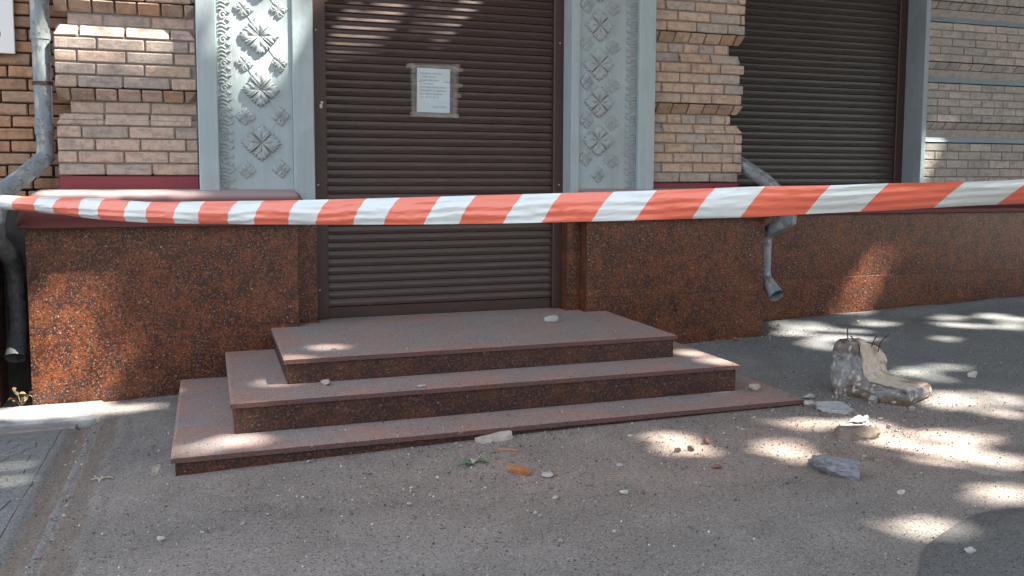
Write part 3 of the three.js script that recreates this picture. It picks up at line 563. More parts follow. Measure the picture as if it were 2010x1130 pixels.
// ---------------------------------------------------------------- downpipes
{
  const t = thing('downpipe', 'weathered grey downpipe in the niche at the left edge, jogging out round the ledge', 'downpipe');
  const R = 0.053;
  mesh('pipe', polyTube([[-0.925, TOP, -0.2], [-0.925, 2.21, -0.2]], [R, R]), mPipe, t);
  mesh('pipe', polyTube([[-0.925, 2.23, -0.2], [-0.925, 1.655, -0.2]], [R * 0.97, R * 0.94]), mPipe, t);
  mesh('collar', polyTube([[-0.925, 2.235, -0.2], [-0.925, 2.2, -0.2]], [R * 1.05, R * 1.05]), mPipe, t);
  mesh('collar', polyTube([[-0.925, 1.69, -0.2], [-0.925, 1.635, -0.2]], [R * 1.06, R * 1.02]), mPipe, t);
  mesh('elbow', polyTube([[-0.925, 1.66, -0.2], [-0.925, 1.5, -0.2], [-0.985, 1.415, -0.06], [-1.0, 1.395, -0.02]], [R * 0.88, R * 0.95, R * 1.05, R * 1.05]), mPipe, t);
  mesh('pipe', polyTube([[-0.978, 1.425, -0.07], [-1.1, 1.285, 0.2], [-1.13, 1.12, 0.24]], [R * 0.98, R * 0.98, R * 0.98]), mPipe, t);
  mesh('elbow', polyTube([[-1.13, 1.13, 0.24], [-1.13, 1.03, 0.22], [-1.122, 0.9, -0.14], [-1.12, 0.82, -0.2]], [R, R, R, R]), mPipeShaded, t);
  mesh('pipe', polyTube([[-1.12, 0.84, -0.2], [-1.112, 0.56, -0.2]], [R * 0.92, R * 0.9]), mPipeShaded, t);
  mesh('collar', polyTube([[-1.113, 0.63, -0.2], [-1.113, 0.6, -0.2]], [R * 1.03, R * 1.03]), mPipeShaded, t);
  mesh('spout', polyTube([[-1.112, 0.6, -0.2], [-1.11, 0.45, -0.2], [-1.115, 0.3, -0.08]], [R * 0.86, R * 0.95, R * 1.12]), mPipeShaded, t);
  for (const [y, c] of [[2.6, 1], [1.95, 1]]) mesh('clamp', polyTube([[-0.925, y, -0.2], [-0.925, y - 0.02, -0.2]], [R * 1.07, R * 1.07]), mRust, t);
  mesh('seam', cbox(-0.881, -0.872, 1.7, TOP, -0.19, -0.182, 0.002), mPipe, t);
  const u = thing('downpipe', 'grey downpipe beside the right granite plinth, its spout ending above the pavement', 'downpipe');
  mesh('pipe', polyTube([[3.885, TOP, -0.43], [3.885, 1.68, -0.43]], [R, R]), mPipe, u);
  mesh('elbow', polyTube([[3.885, 1.72, -0.43], [3.9, 1.6, -0.4], [4.04, 1.37, 0.0]], [R * 1.02, R * 1.02, R * 1.02]), mPipe, u);
  mesh('pipe', polyTube([[4.035, 1.385, -0.02], [4.1, 1.22, 0.2], [4.13, 1.12, 0.2]], [R, R, R]), mPipe, u);
  mesh('elbow', polyTube([[4.13, 1.15, 0.2], [4.15, 1.07, 0.17], [4.165, 0.95, -0.13], [4.165, 0.9, -0.15]], [R * 1.04, R * 1.04, R * 1.0, R * 0.95]), mPipe, u);
  mesh('pipe', polyTube([[4.165, 0.95, -0.145], [4.165, 0.62, -0.15]], [R * 0.95, R * 0.93]), mPipe, u);
  mesh('spout', polyTube([[4.165, 0.645, -0.15], [4.165, 0.59, -0.14], [4.17, 0.47, 0.02]], [R * 0.95, R, R * 1.1]), mPipe, u);
}

// ---------------------------------------------------------------- entrance steps
{
  const t = thing('entrance_steps', 'three red granite entrance steps with dusty treads before the brown door shutter', 'steps');
  const S = [[-0.19, 3.23, 0.118, 1.624, 0.02], [0.078, 2.976, 0.278, 1.345, 0.1], [0.36, 2.726, 0.417, 1.036, 0.25]], N = 0.027, O = 0.018;
  S.forEach(([x0, x1, y, z, yb], i) => {
    const zb = i === 2 ? -0.255 : 0.002;
    // treads are laid in slabs
    const cuts = i === 2 ? [[x0, x1]] : [[x0, x1]];
    for (const [a, b] of cuts) {
      if (i < 2) {
        const g = treadGeo(a, b, y - N, y, zb, z, i * 0.4, i * 0.7);
        mesh('tread', g, mTread, t);
      } else {
        mesh('tread', treadGeo(a, b, y - N, y, 0.002, z, 0.9, 0.2), mTread, t);
        mesh('tread', treadGeo(0.675, 2.458, y - N, y, -0.27, 0.0015, 0.9, 0.2), mTread, t);
        mesh('tread', treadGeo(0.5395, 0.6745, y - N, y, -0.114, 0.0015, 0.9, 0.2), mTread, t);
        mesh('tread', treadGeo(2.4585, 2.565, y - N, y, -0.114, 0.0015, 0.9, 0.2), mTread, t);
      }
    }
    const below = i ? S[i - 1][2] : -0.06;
    mesh('riser', cbox(x0 + O, x1 - O, below + 0.001, y - N - 0.001, z - O - 0.03, z - O, 0.002, null, i * 0.31, i * 0.47), mRiser, t);
    mesh('side_riser', cbox(x0 + O, x0 + O + 0.03, below + 0.001, y - N - 0.001, 0.003, z - O - 0.031, 0.002, null, i * 0.61, 0.2), mRiser, t);
    mesh('side_riser', cbox(x1 - O - 0.03, x1 - O, below + 0.001, y - N - 0.001, 0.003, z - O - 0.031, 0.002, null, i * 0.61, 0.5), mRiser, t);
  });
}

// ---------------------------------------------------------------- barrier tape
{
  const A = new THREE.Vector3(-0.188, 1.275, 2.697), B = new THREE.Vector3(1.408, 1.37, 4.537), W = 0.078, c = document.createElement('canvas');
  // position n counts stripe pairs from A; n = 10 at B
  const cen = (n) => { const p = A.clone().lerp(B, n / 10); p.y = n < 0 ? 1.2745 + 0.0055 * -n : 1.2745 + 0.0045 * n + 0.0005 * n * n; return p; };
  const dir = B.clone().sub(A).setY(0).normalize(), out = new THREE.Vector3(-dir.z, 0, dir.x);   // out: towards the camera
  const hgt = (n) => { const K = [[-7, 0.05], [-3, 0.052], [-2, 0.06], [-1, 0.072], [0, 0.069], [2, 0.0705], [5, 0.0725], [8, 0.066], [9, 0.056], [10, 0.046], [11, 0.042], [14, 0.036]]; for (let i = 0; i < K.length - 1; i++) if (n <= K[i + 1][0]) return mix(K[i][1], K[i + 1][1], smooth(K[i][0], K[i + 1][0], n)); return 0.036; };
  const n0 = -6.2, n1 = 13.3, NU = 420, NV = 24, pos = [], nv = [], col = [];
  const pt = (n, s) => {
    const h = hgt(n), curl = mix(1.9, 0.9, smooth(0, 7, n)) + 0.7 * smooth(-1, -3, n), tilt = n > 6 ? 0.95 * smooth(6, 11, n) : 0, p = cen(n), a = s * curl * 1.0, span = 2 * Math.sin(curl / 2) || 1;
    let y = Math.sin(a) / span * (h / Math.max(0.4, Math.cos(tilt))), o = (Math.cos(a) - Math.cos(curl / 2)) / span * W * 0.9;
    const rip = 0.002 * Math.sin(n * 5.1 + s * 3) + 0.006 * (noise3(n * 1.7, s * 2.2, 1, 3) - 0.5) + 0.0035 * (noise3(n * 4.3 + s * 3, s * 5, 2, 4) - 0.5) + 0.0016 * Math.sin(s * 21 + 2 * noise3(n * 1.1, 4, 2, 6) * 6);
    const y2 = y * Math.cos(tilt) , o2 = o + y * Math.sin(tilt) + rip;
    return [p.x + out.x * o2, p.y + y2, p.z + out.z * o2];
  };
  const isRed = (n, s) => { let f = n - 0.235 * (s + 0.5) ; f -= Math.floor(f); return f < 0.553; };
  // the print: each stripe boundary is a line of vertices, so colours meet sharply
  const quadAt = (fa, fb, red) => { for (let j = 0; j < NV; j++) for (let k = 0; k < 8; k++) {
    const P4 = [[k, j], [k + 1, j], [k + 1, j + 1], [k, j], [k + 1, j + 1], [k, j + 1]].map(([i, jj]) => { const s = jj / NV - 0.5, n0s = mix(fa, fb, i / 8), n = n0s + mix(0.1, 0.235, smooth(-1, 5, n0s)) * (s + 0.5); return pt(n, s); });
    for (const q of P4) { pos.push(...q); col.push(...(red ? [0.7, 0.155, 0.095] : [0.58, 0.66, 0.675])); } } };
  for (let m = -7; m < 15; m++) { quadAt(m, m + 0.553, true); quadAt(m + 0.553, m + 1, false); }
  let g = new THREE.BufferGeometry(); g.setAttribute('position', new THREE.Float32BufferAttribute(pos, 3)); g.setAttribute('color', new THREE.Float32BufferAttribute(col, 3)); g.computeVertexNormals();
  g = toCreasedNormals(g, 1.2);
  tag(mesh('barrier_tape', g, P([1, 1, 1], 0.36, { vertexColors: true, transmission: 0.12, thickness: 0, clearcoat: 0.5, clearcoatRoughness: 0.22 })), 'red and white striped barrier tape stretched across in front of the steps', 'barrier tape');
  const a = pt(-6.8, 0), post = thing('barrier_post', 'thin grey steel post holding the left end of the barrier tape', 'post', [a[0] - 0.03, groundY(a[0], a[2]), a[2]]);
  mesh('pole', new THREE.CylinderGeometry(0.024, 0.024, 1.5, 14).translate(0, 0.75, 0), mSteel, post); mesh('base_plate', new THREE.CylinderGeometry(0.16, 0.17, 0.04, 20).translate(0, 0.02, 0), M([0.08, 0.08, 0.08], 0.8), post);
}

// ---------------------------------------------------------------- fallen plaster and rubble
function rockGeo(seed, sx, sy, sz, o = {}) {
  const g0 = new THREE.IcosahedronGeometry(1, o.detail ?? 7), r = rngOf(seed), planes = [...Array(o.cuts ?? 12)].map(() => { const v = new THREE.Vector3(r() - 0.5, (r() - 0.5) * (o.slab ? 0.25 : 1), r() - 0.5).normalize(); return [v, (o.slab ? 0.66 : 0.58) + 0.24 * r()]; });
  const p = g0.attributes.position, v = new THREE.Vector3(), box = o.box ?? 0.5, gm = Math.cbrt(sx * sy * sz), ax = sx / gm, ay = sy / gm, az = sz / gm;
  for (let i = 0; i < p.count; i++) {
    v.fromBufferAttribute(p, i); const m = Math.max(Math.abs(v.x), Math.abs(v.y), Math.abs(v.z)); v.multiplyScalar(mix(1, 0.82 / m, box));
    for (const [n, d] of planes) { const q = v.dot(n); if (q > d) v.addScaledVector(n, d - q); }
    const vx = v.x * ax, vy = v.y * ay, vz = v.z * az, k = 1 + 0.07 * (noise3(vx * 13, vy * 13, vz * 13 + seed, seed + 7) - 0.5) * 2 + (o.rough ?? 0.16) * (noise3(vx * 2 + seed, vy * 2, vz * 2, seed) - 0.5) * 2 + (o.fine ?? 0.12) * (noise3(vx * 5.5 + seed, vy * 5.5, vz * 5.5, seed + 3) - 0.5) * 2;
    v.multiplyScalar(k); p.setXYZ(i, v.x * sx, v.y * sy, v.z * sz);
  }
  let lo = 1e9; for (let i = 0; i < p.count; i++) lo = Math.min(lo, p.getY(i)); g0.translate(0, -lo - 0.12 * sy, 0);
  g0.deleteAttribute('uv'); g0.deleteAttribute('normal');
  const g = g0.index ? g0.toNonIndexed() : g0; g.computeVertexNormals();
  return boxUV(g, seed * 0.13, seed * 0.29);
}
function rubble(name, label, cat, X, z, y, turn, geo, mat, tilt = [0, 0], grp) {
  const m = mesh(name, geo, mat); m.position.set(X, y ?? groundY(X, z), z); m.rotation.set(tilt[0], turn, tilt[1], 'YXZ'); return tag(m, label, cat, grp);
}
const mGreyStone = stoneM([0.36, 0.355, 0.35]), mPaleStone = stoneM([0.43, 0.42, 0.4]), mBeige = stoneM([0.5, 0.43, 0.36]), mBrownStone = stoneM([0.24, 0.19, 0.155]), mDark = stoneM([0.16, 0.11, 0.1]), mDarkGrey = stoneM([0.24, 0.25, 0.27]), mWhite = stoneM([0.58, 0.56, 0.53]), mOrange = stoneM([0.4, 0.165, 0.06]), mBrickRed = stoneM([0.22, 0.11, 0.085]);
const YAW = -0.33;
rubble('stone_chunk', 'pale grey plaster lump lying alone on the top step', 'stone', 2.158, 0.345, 0.417, YAW + 0.3, rockGeo(21, 0.052, 0.03, 0.036), mPaleStone);
rubble('stone_chunk', 'small beige stone on the left of the middle step', 'stone', 0.567, 1.1, 0.278, YAW, rockGeo(22, 0.028, 0.02, 0.02), mBeige);
rubble('stone_chunk', 'thin pale flake on the middle step, left of its centre', 'stone', 1.046, 1.3, 0.278, YAW, rockGeo(23, 0.026, 0.009, 0.016), mPaleStone);
rubble('stone_chunk', 'grey chip near the left front of the top step', 'stone', 0.646, 0.874, 0.417, YAW, rockGeo(24, 0.02, 0.011, 0.014), mGreyStone);
rubble('stone_chunk', 'beige stone on the right end of the lowest step', 'stone', 3.06, 1.38, 0.118, YAW + 0.2, rockGeo(25, 0.042, 0.026, 0.03), mBeige);
rubble('brick_fragment', 'long beige plaster fragment leaning on the lowest step edge', 'rubble', 1.35, 1.655, 0.05, YAW + 0.42, rockGeo(26, 0.115, 0.036, 0.036, { box: 1, rough: 0.1, cuts: 5 }), stoneM([0.48, 0.43, 0.37]), [-0.25, 0.16]);
rubble('brick_fragment', 'orange brown shard lying on the dusty pavement before the steps', 'rubble', 1.289, 2.165, null, YAW - 0.55, rockGeo(27, 0.062, 0.02, 0.026, { box: 0.2, rough: 0.12 }), mOrange, [0, -0.1]);
rubble('wood_sliver', 'thin reddish sliver on the pavement just above the orange shard', 'wood sliver', 1.358, 1.84, null, YAW - 0.3, rockGeo(28, 0.07, 0.006, 0.008, { box: 0.6 }), stoneM([0.4, 0.2, 0.12]));
rubble('stone_chunk', 'pale stone chip on the pavement right of the orange shard', 'stone', 1.394, 2.257, null, YAW, rockGeo(29, 0.028, 0.015, 0.02), mPaleStone);
rubble('plaster_slab', 'flat grey plaster slab by the right end of the lowest step', 'rubble', 3.32, 1.78, null, YAW - 0.12, rockGeo(30, 0.125, 0.022, 0.075, { box: 1, rough: 0.08, slab: 1, cuts: 7 }), stoneM([0.42, 0.43, 0.43]), [0.12, -0.05]);
rubble('stone_chunk', 'pale broken plaster bit between the step end and the grey slab', 'stone', 3.24, 1.66, null, YAW, rockGeo(31, 0.045, 0.02, 0.03), mPaleStone);
rubble('stone_chunk', 'white plaster splinters behind the lowest step end', 'stone', 3.36, 1.5, null, YAW + 0.7, rockGeo(32, 0.06, 0.016, 0.02), mPaleStone);
rubble('plaster_slab', 'flat brownish plaster slab in the sunlight left of centre right', 'rubble', 3.078, 2.25, null, YAW - 0.02, rockGeo(33, 0.125, 0.036, 0.055, { box: 1, rough: 0.1, slab: 1, cuts: 6 }), mBrownStone, [0.05, 0]).userData.label = 'flat brownish plaster slab lying in sunlight in front of the crumpled white bits';
rubble('plaster_slab', 'rough dark grey chunk with jagged top, nearest of the large fragments', 'rubble', 2.59, 2.65, null, YAW - 0.42, rockGeo(34, 0.13, 0.05, 0.06, { box: 0.9, rough: 0.22, fine: 0.2, cuts: 6 }), mDarkGrey, [0.05, -0.06]);
rubble('stone_chunk', 'white lump with reddish side alone on the right pavement', 'stone', 2.702, 2.953, null, YAW, rockGeo(35, 0.017, 0.012, 0.012), mWhite);
rubble('stone_chunk', 'grey pebble lying on the dark round painted shadow patch', 'stone', 2.5, 3.5, groundY(2.5, 3.5) + 0.008, YAW, rockGeo(36, 0.022, 0.013, 0.016), mGreyStone);
rubble('stone_chunk', 'dark brown lump at the left of the small sunlit spot', 'stone', 2.104, 2.15, null, YAW, rockGeo(37, 0.018, 0.014, 0.014), mDark);
rubble('stone_chunk', 'dark brown lump at the right of the small sunlit spot', 'stone', 2.178, 2.152, null, YAW, rockGeo(38, 0.022, 0.016, 0.016), mDark);
rubble('brick_fragment', 'small dark red brick crumb above the small sunlit spot', 'rubble', 2.306, 2.08, null, YAW, rockGeo(39, 0.022, 0.018, 0.018), mBrickRed);
rubble('stone_chunk', 'reddish flat pebble right of centre on the dusty pavement', 'stone', 2.151, 2.419, null, YAW, rockGeo(40, 0.024, 0.014, 0.016), mBrickRed);
rubble('stone_chunk', 'white stone in the shade behind the large plaster chunk', 'stone', 4.6, 1.5, null, YAW, rockGeo(41, 0.04, 0.025, 0.03), mWhite);
rubble('stone_chunk', 'blue-white chip alone on the pavement at lower left', 'stone', -0.2, 2.34, null, YAW, rockGeo(42, 0.016, 0.01, 0.011), mWhite);
{
  const r = rngOf(77), spots = [[1.188, 2.916], [1.41, 2.903], [0.854, 2.284], [1.328, 2.513], [0.75, 2.35], [1.62, 2.56], [1.2, 2.62], [1.75, 2.25], [3.5, 2.1], [3.36, 2.15], [3.42, 2.02], [2.9, 2.5], [4.1, 2.4], [0.1, 2.3], [2.0, 1.85], [2.6, 1.95]], geos = [50, 51, 52, 53].map((s) => rockGeo(s, 0.014, 0.009, 0.011, { detail: 2 })), mats = [mPaleStone, mGreyStone, mBeige];
  for (const [X, z] of spots) { const k = 0.7 + 0.7 * r(); const m = rubble('stone_chip', 'pale stone chip lying loose on the pavement in front of the steps', 'stone chip', X, z, null, r() * 6, geos[Math.floor(r() * 4)], mats[Math.floor(r() * 3)], [0, 0], 'small stone chips scattered on the pavement'); m.scale.setScalar(k); }
  for (const [X, z] of [[4.15, -0.05], [4.22, -0.12], [4.35, -0.2], [4.9, -0.22], [5.15, -0.28], [3.75, 0.1], [3.6, 0.08], [4.5, -0.25], [5.05, -0.1]]) { const m = rubble('stone_chip', 'crumb of brick or plaster at the foot of the right granite plinth', 'stone chip', X, z, groundY(X, z) + 0.01, r() * 6, geos[Math.floor(r() * 4)], [mPaleStone, mBrickRed, mDark][Math.floor(r() * 3)], [0, 0], 'crumbs along the right plinth'); m.scale.setScalar(1.2 + 1.4 * r()); }
  // crumpled white plaster bits
  const t = thing('plaster_bits', 'little heap of curled white plaster flakes in the sunlight', 'plaster flakes', [3.3, groundY(3.3, 2.01), 2.01], YAW);
  for (const [x, z, w, a, b] of [[-0.03, 0, 0.045, 0.5, 0.4], [0.005, 0.01, 0.05, -0.3, 0.9], [0.03, -0.01, 0.035, 1.1, 0.6], [-0.012, 0.025, 0.04, 0.2, 0.2]]) { const f = mesh('flake', rockGeo(60 + Math.round(w * 1000) + Math.round(a * 10), w, 0.008, w * 0.45, { detail: 3, rough: 0.3 }), mWhite, t); f.position.set(x, 0.012, z); f.rotation.set(0.3, a, b * 0.6); }
}
rubble('stone_chunk', 'grey stone wedged under the front of the large plaster chunk', 'stone', 3.62, 1.735, null, YAW, rockGeo(43, 0.034, 0.026, 0.026), mGreyStone);
rubble('stone_chunk', 'small beige stone under the toe of the large plaster chunk', 'stone', 3.7, 1.95, null, YAW, rockGeo(44, 0.022, 0.018, 0.018), mBeige);
{ // the big fallen piece: an L of plaster, broken at its front, wires sticking out of the top
  const t = thing('plaster_chunk', 'large fallen L-shaped plaster chunk with rusty wires sticking from its top', 'plaster chunk', [3.735, groundY(3.735, 1.65) - 0.006, 1.65], YAW - 0.82);
  const raw = [[-0.235, 0.03], [-0.22, 0], [-0.05, -0.004], [0.1, 0], [0.2, 0.004], [0.226, 0.028], [0.234, 0.06], [0.222, 0.088], [0.19, 0.1], [0.1, 0.1], [0.03, 0.11], [-0.02, 0.122], [-0.05, 0.15], [-0.066, 0.2], [-0.074, 0.26], [-0.08, 0.32], [-0.1, 0.345], [-0.15, 0.352], [-0.205, 0.345], [-0.24, 0.315], [-0.256, 0.25], [-0.262, 0.18], [-0.262, 0.12], [-0.25, 0.07]];
  const loop = []; raw.forEach((p, i) => { const q = raw[(i + 1) % raw.length], n = Math.max(1, Math.round(Math.hypot(q[0] - p[0], q[1] - p[1]) / 0.012)); for (let k = 0; k < n; k++) loop.push([mix(p[0], q[0], k / n), mix(p[1], q[1], k / n)]); });
  const D = [0.11, 0.1, 0.085, 0.07, 0.05, 0.03, 0.005, -0.02, -0.045, -0.07, -0.095, -0.12, -0.15, -0.175, -0.19], pos = [], cols = [], cream = [0.54, 0.47, 0.39], grey = [0.25, 0.255, 0.26], rust = [0.13, 0.075, 0.045];
  const at = (i, j) => {
    const [x, y] = loop[i], z = D[j], f = (0.11 - z) / 0.3, n = (noise3(x * 11, y * 11, z * 11, 5) - 0.5) * 1.5, n2 = noise3(x * 34, y * 34, z * 34, 6) - 0.5, inner = y > 0.1 && x > -0.13;
    const hh = 1 - 0.3 * f * f * smooth(0.1, 0.3, y), shrink = j === 0 ? 0.97 : j === D.length - 1 ? 0.9 : 1, k = inner ? 0.006 : 0.02;
    const lean = 0.03 * f * smooth(0.1, 0.32, y);
    return [(x + lean) * shrink + k * n + (inner ? 0.004 : 0.024) * n2, y * hh * shrink + k * n * 0.8 + (inner ? 0.003 : 0.02) * n2, z + 0.02 * n + 0.006 * n2 - (j === 0 ? 0.03 * (noise3(x * 7, y * 7, 1, 9) - 0.4) : 0)];
  };
  const fleck = (q, c) => { const a = noise3(q[0] * 60, q[1] * 60, q[2] * 60, 14), b = noise3(q[0] * 30 + 5, q[1] * 30, q[2] * 30, 15); return mix3(mix3(c, [0.6, 0.58, 0.55], smooth(0.6, 0.7, a) * 0.8), [0.07, 0.065, 0.06], smooth(0.6, 0.72, b) * 0.75); };
  const colAt = (i, j, front) => { const [x, y] = loop[i], inner = y > 0.095 && x > -0.13 && !front, n = noise3(x * 16, y * 16, D[j] * 16, 12), low = smooth(0.1, 0.02, y); let c = inner ? mix3(cream, [0.36, 0.25, 0.17], smooth(0.55, 0.75, n)) : mix3(grey, rust, clamp(smooth(0.5, 0.66, n) + 0.5 * low)); if (j <= 2 && inner) c = mix3(c, rust, (j < 2 ? 0.9 : 0.4) * smooth(0.36, 0.5, n)); return inner ? c : fleck([x, y, D[j]], c); };
  const n = loop.length;
  for (let j = 0; j < D.length - 1; j++) for (let i = 0; i < n; i++) { const k = (i + 1) % n; for (const [a, b] of [[i, j], [k, j], [k, j + 1], [i, j], [k, j + 1], [i, j + 1]]) { pos.push(...at(a, b)); cols.push(...colAt(a, b, false)); } }
  for (const j of [0, D.length - 1]) {
    const flat = loop.map(([x, y]) => new THREE.Vector2(x, y)), tri = THREE.ShapeUtils.triangulateShape(flat, []);
    const sub = (A, B, C, d) => { if (!d) { for (const q of [A, B, C]) { const nn = noise3(q[0] * 14, q[1] * 14, 2, 7), m2 = noise3(q[0] * 40, q[1] * 40, 2, 8); const edge = q[4] ? 0 : 1; pos.push(q[0], q[1], q[2] + (j ? -1 : 1) * edge * (0.055 * (nn - 0.5) + 0.03 * (m2 - 0.5) + 0.012 * (noise3(q[0] * 90, q[1] * 90, 2, 18) - 0.5))); const low = smooth(0.09, 0.02, q[1]); cols.push(...fleck(q, mix3(grey, rust, clamp(smooth(0.52, 0.66, nn) * 0.6 + 0.95 * low * smooth(0.3, 0.5, m2))))); } return; }
      const h = (a, b) => [(a[0] + b[0]) / 2, (a[1] + b[1]) / 2, (a[2] + b[2]) / 2, 0, a[4] && b[4] && a[5] !== undefined && (Math.abs(a[5] - b[5]) === 1) ? 1 : 0]; const ab = h(A, B), bc = h(B, C), ca = h(C, A); sub(A, ab, ca, d - 1); sub(ab, B, bc, d - 1); sub(ca, bc, C, d - 1); sub(ab, bc, ca, d - 1); };
    for (const [a, b, c] of tri) { const q = [a, b, c].map((i) => [...at(i, j), 0, 1, i]); j ? sub(q[0], q[2], q[1], 4) : sub(q[0], q[1], q[2], 4); }
  }
  let g = new THREE.BufferGeometry(); g.setAttribute('position', new THREE.Float32BufferAttribute(pos, 3)); g.setAttribute('color', new THREE.Float32BufferAttribute(cols, 3)); g.computeVertexNormals(); g = boxUV(toCreasedNormals(g, 0.2));
  mesh('plaster_body', g, M([1.2, 1.2, 1.2], 0.92, { map: texStone, bumpMap: texStoneB, bumpScale: 0.012, vertexColors: true }), t);
  for (const w of [[[-0.175, 0.31, 0.06], [-0.178, 0.36, 0.06], [-0.185, 0.4, 0.055]], [[-0.12, 0.325, 0.06], [-0.145, 0.348, 0.06], [-0.16, 0.362, 0.062]], [[-0.07, 0.29, -0.02], [-0.05, 0.345, -0.02], [-0.035, 0.372, -0.02]], [[-0.05, 0.26, -0.07], [-0.04, 0.32, -0.08], [-0.0, 0.375, -0.1]], [[-0.14, 0.33, 0.03], [-0.08, 0.325, 0.0], [-0.02, 0.3, -0.04]]]) mesh('rusty_wire', tube(w, 0.0035, 10, 6), mRust, t);
}
// leaves and the weed
function leafGeo(L, W, bend, seed) { return gridGeo(8, 4, (u, v) => { const w = W * Math.sin(Math.PI * Math.min(1, u * 0.96 + 0.02)) ** 0.8 * (1 + 0.15 * Math.sin(u * 16 + seed)), s = v - 0.5; return [u * L - L / 2, 0.003 + bend * Math.sin(Math.PI * u) + Math.abs(s) * W * 0.35, s * w]; }, 1); }
{
  const a = thing('leaf_sprig', 'grey-green leaf sprig on the pavement left of the orange shard', 'leaf sprig', [1.136, groundY(1.136, 1.974), 1.974], YAW);
  for (const [x, z, t, L, m] of [[-0.035, 0.03, 0.3, 0.075, mGreenLeaf], [0.03, -0.02, -0.35, 0.085, mGreenLeaf], [-0.03, -0.005, 0.9, 0.06, mGreenLeaf], [0.0, -0.02, 1.4, 0.055, mPaleLeaf]]) { const l = mesh('leaf', leafGeo(L, 0.035, 0.012, x * 90), m, a); l.position.set(x, 0.002, z); l.rotation.y = t; }
  const b = thing('leaf_sprig', 'pale dry leaf sprig on the asphalt right of the drain channel', 'leaf sprig', [-0.488, groundY(-0.488, 1.527), 1.527], YAW);
  for (const [x, z, t, L] of [[-0.02, 0.01, 0.35, 0.05], [0.025, -0.008, 0.2, 0.05], [0.0, 0.02, -1.2, 0.035], [0.0, -0.015, 1.5, 0.025]]) { const l = mesh('leaf', leafGeo(L, 0.016, 0.008, x * 90), mPaleLeaf, b); l.position.set(x, 0.002, z); l.rotation.y = t; }
  const r = rngOf(8), geo = leafGeo(0.035, 0.016, 0.006, 2);
  for (const [X, z] of [[0.42, 1.66], [-0.15, 0.5], [1.2, 1.42], [1.48, 1.45], [2.9, 2.55], [2.2, 2.7], [0.62, 1.68], [3.9, 2.25], [3.0, 2.62], [-0.3, 1.1]]) { const y = z < 1.6 && X > -0.1 && X < 3.2 ? 0.12 : groundY(X, z) + 0.003; const l = rubble('dry_leaf', 'small dry brown leaf lying on the pavement or lowest step', 'dry leaf', X, z, y, r() * 6, geo, [mDryLeaf, mPaleLeaf][Math.floor(r() * 2)], [0, 0], 'dry leaves lying about'); }
  const w = thing('weed_plant', 'dry brownish weed growing in the corner beside the left plinth', 'weed', [-1.075, 0.02, 0.02]);
  for (let i = 0; i < 5; i++) { const a0 = i * 1.3, h = 0.05 + 0.05 * r(), ex = Math.cos(a0) * 0.05, ez = Math.sin(a0) * 0.04; mesh('stem', tube([[0, 0, 0], [ex * 0.4, h * 0.6, ez * 0.4], [ex, h, ez]], 0.003, 6, 5), stoneM([0.3, 0.22, 0.12]), w); for (let k = 0; k < 3; k++) { const l = mesh('leaf', leafGeo(0.04, 0.022, 0.008, i + k), r() < 0.6 ? M([0.22, 0.15, 0.075], 0.8) : M([0.1, 0.12, 0.06], 0.8), w); l.position.set(ex * (0.5 + 0.3 * k), h * (0.5 + 0.25 * k), ez * (0.5 + 0.3 * k)); l.rotation.set(r() - 0.5, r() * 6, r() * 0.9); } }
}
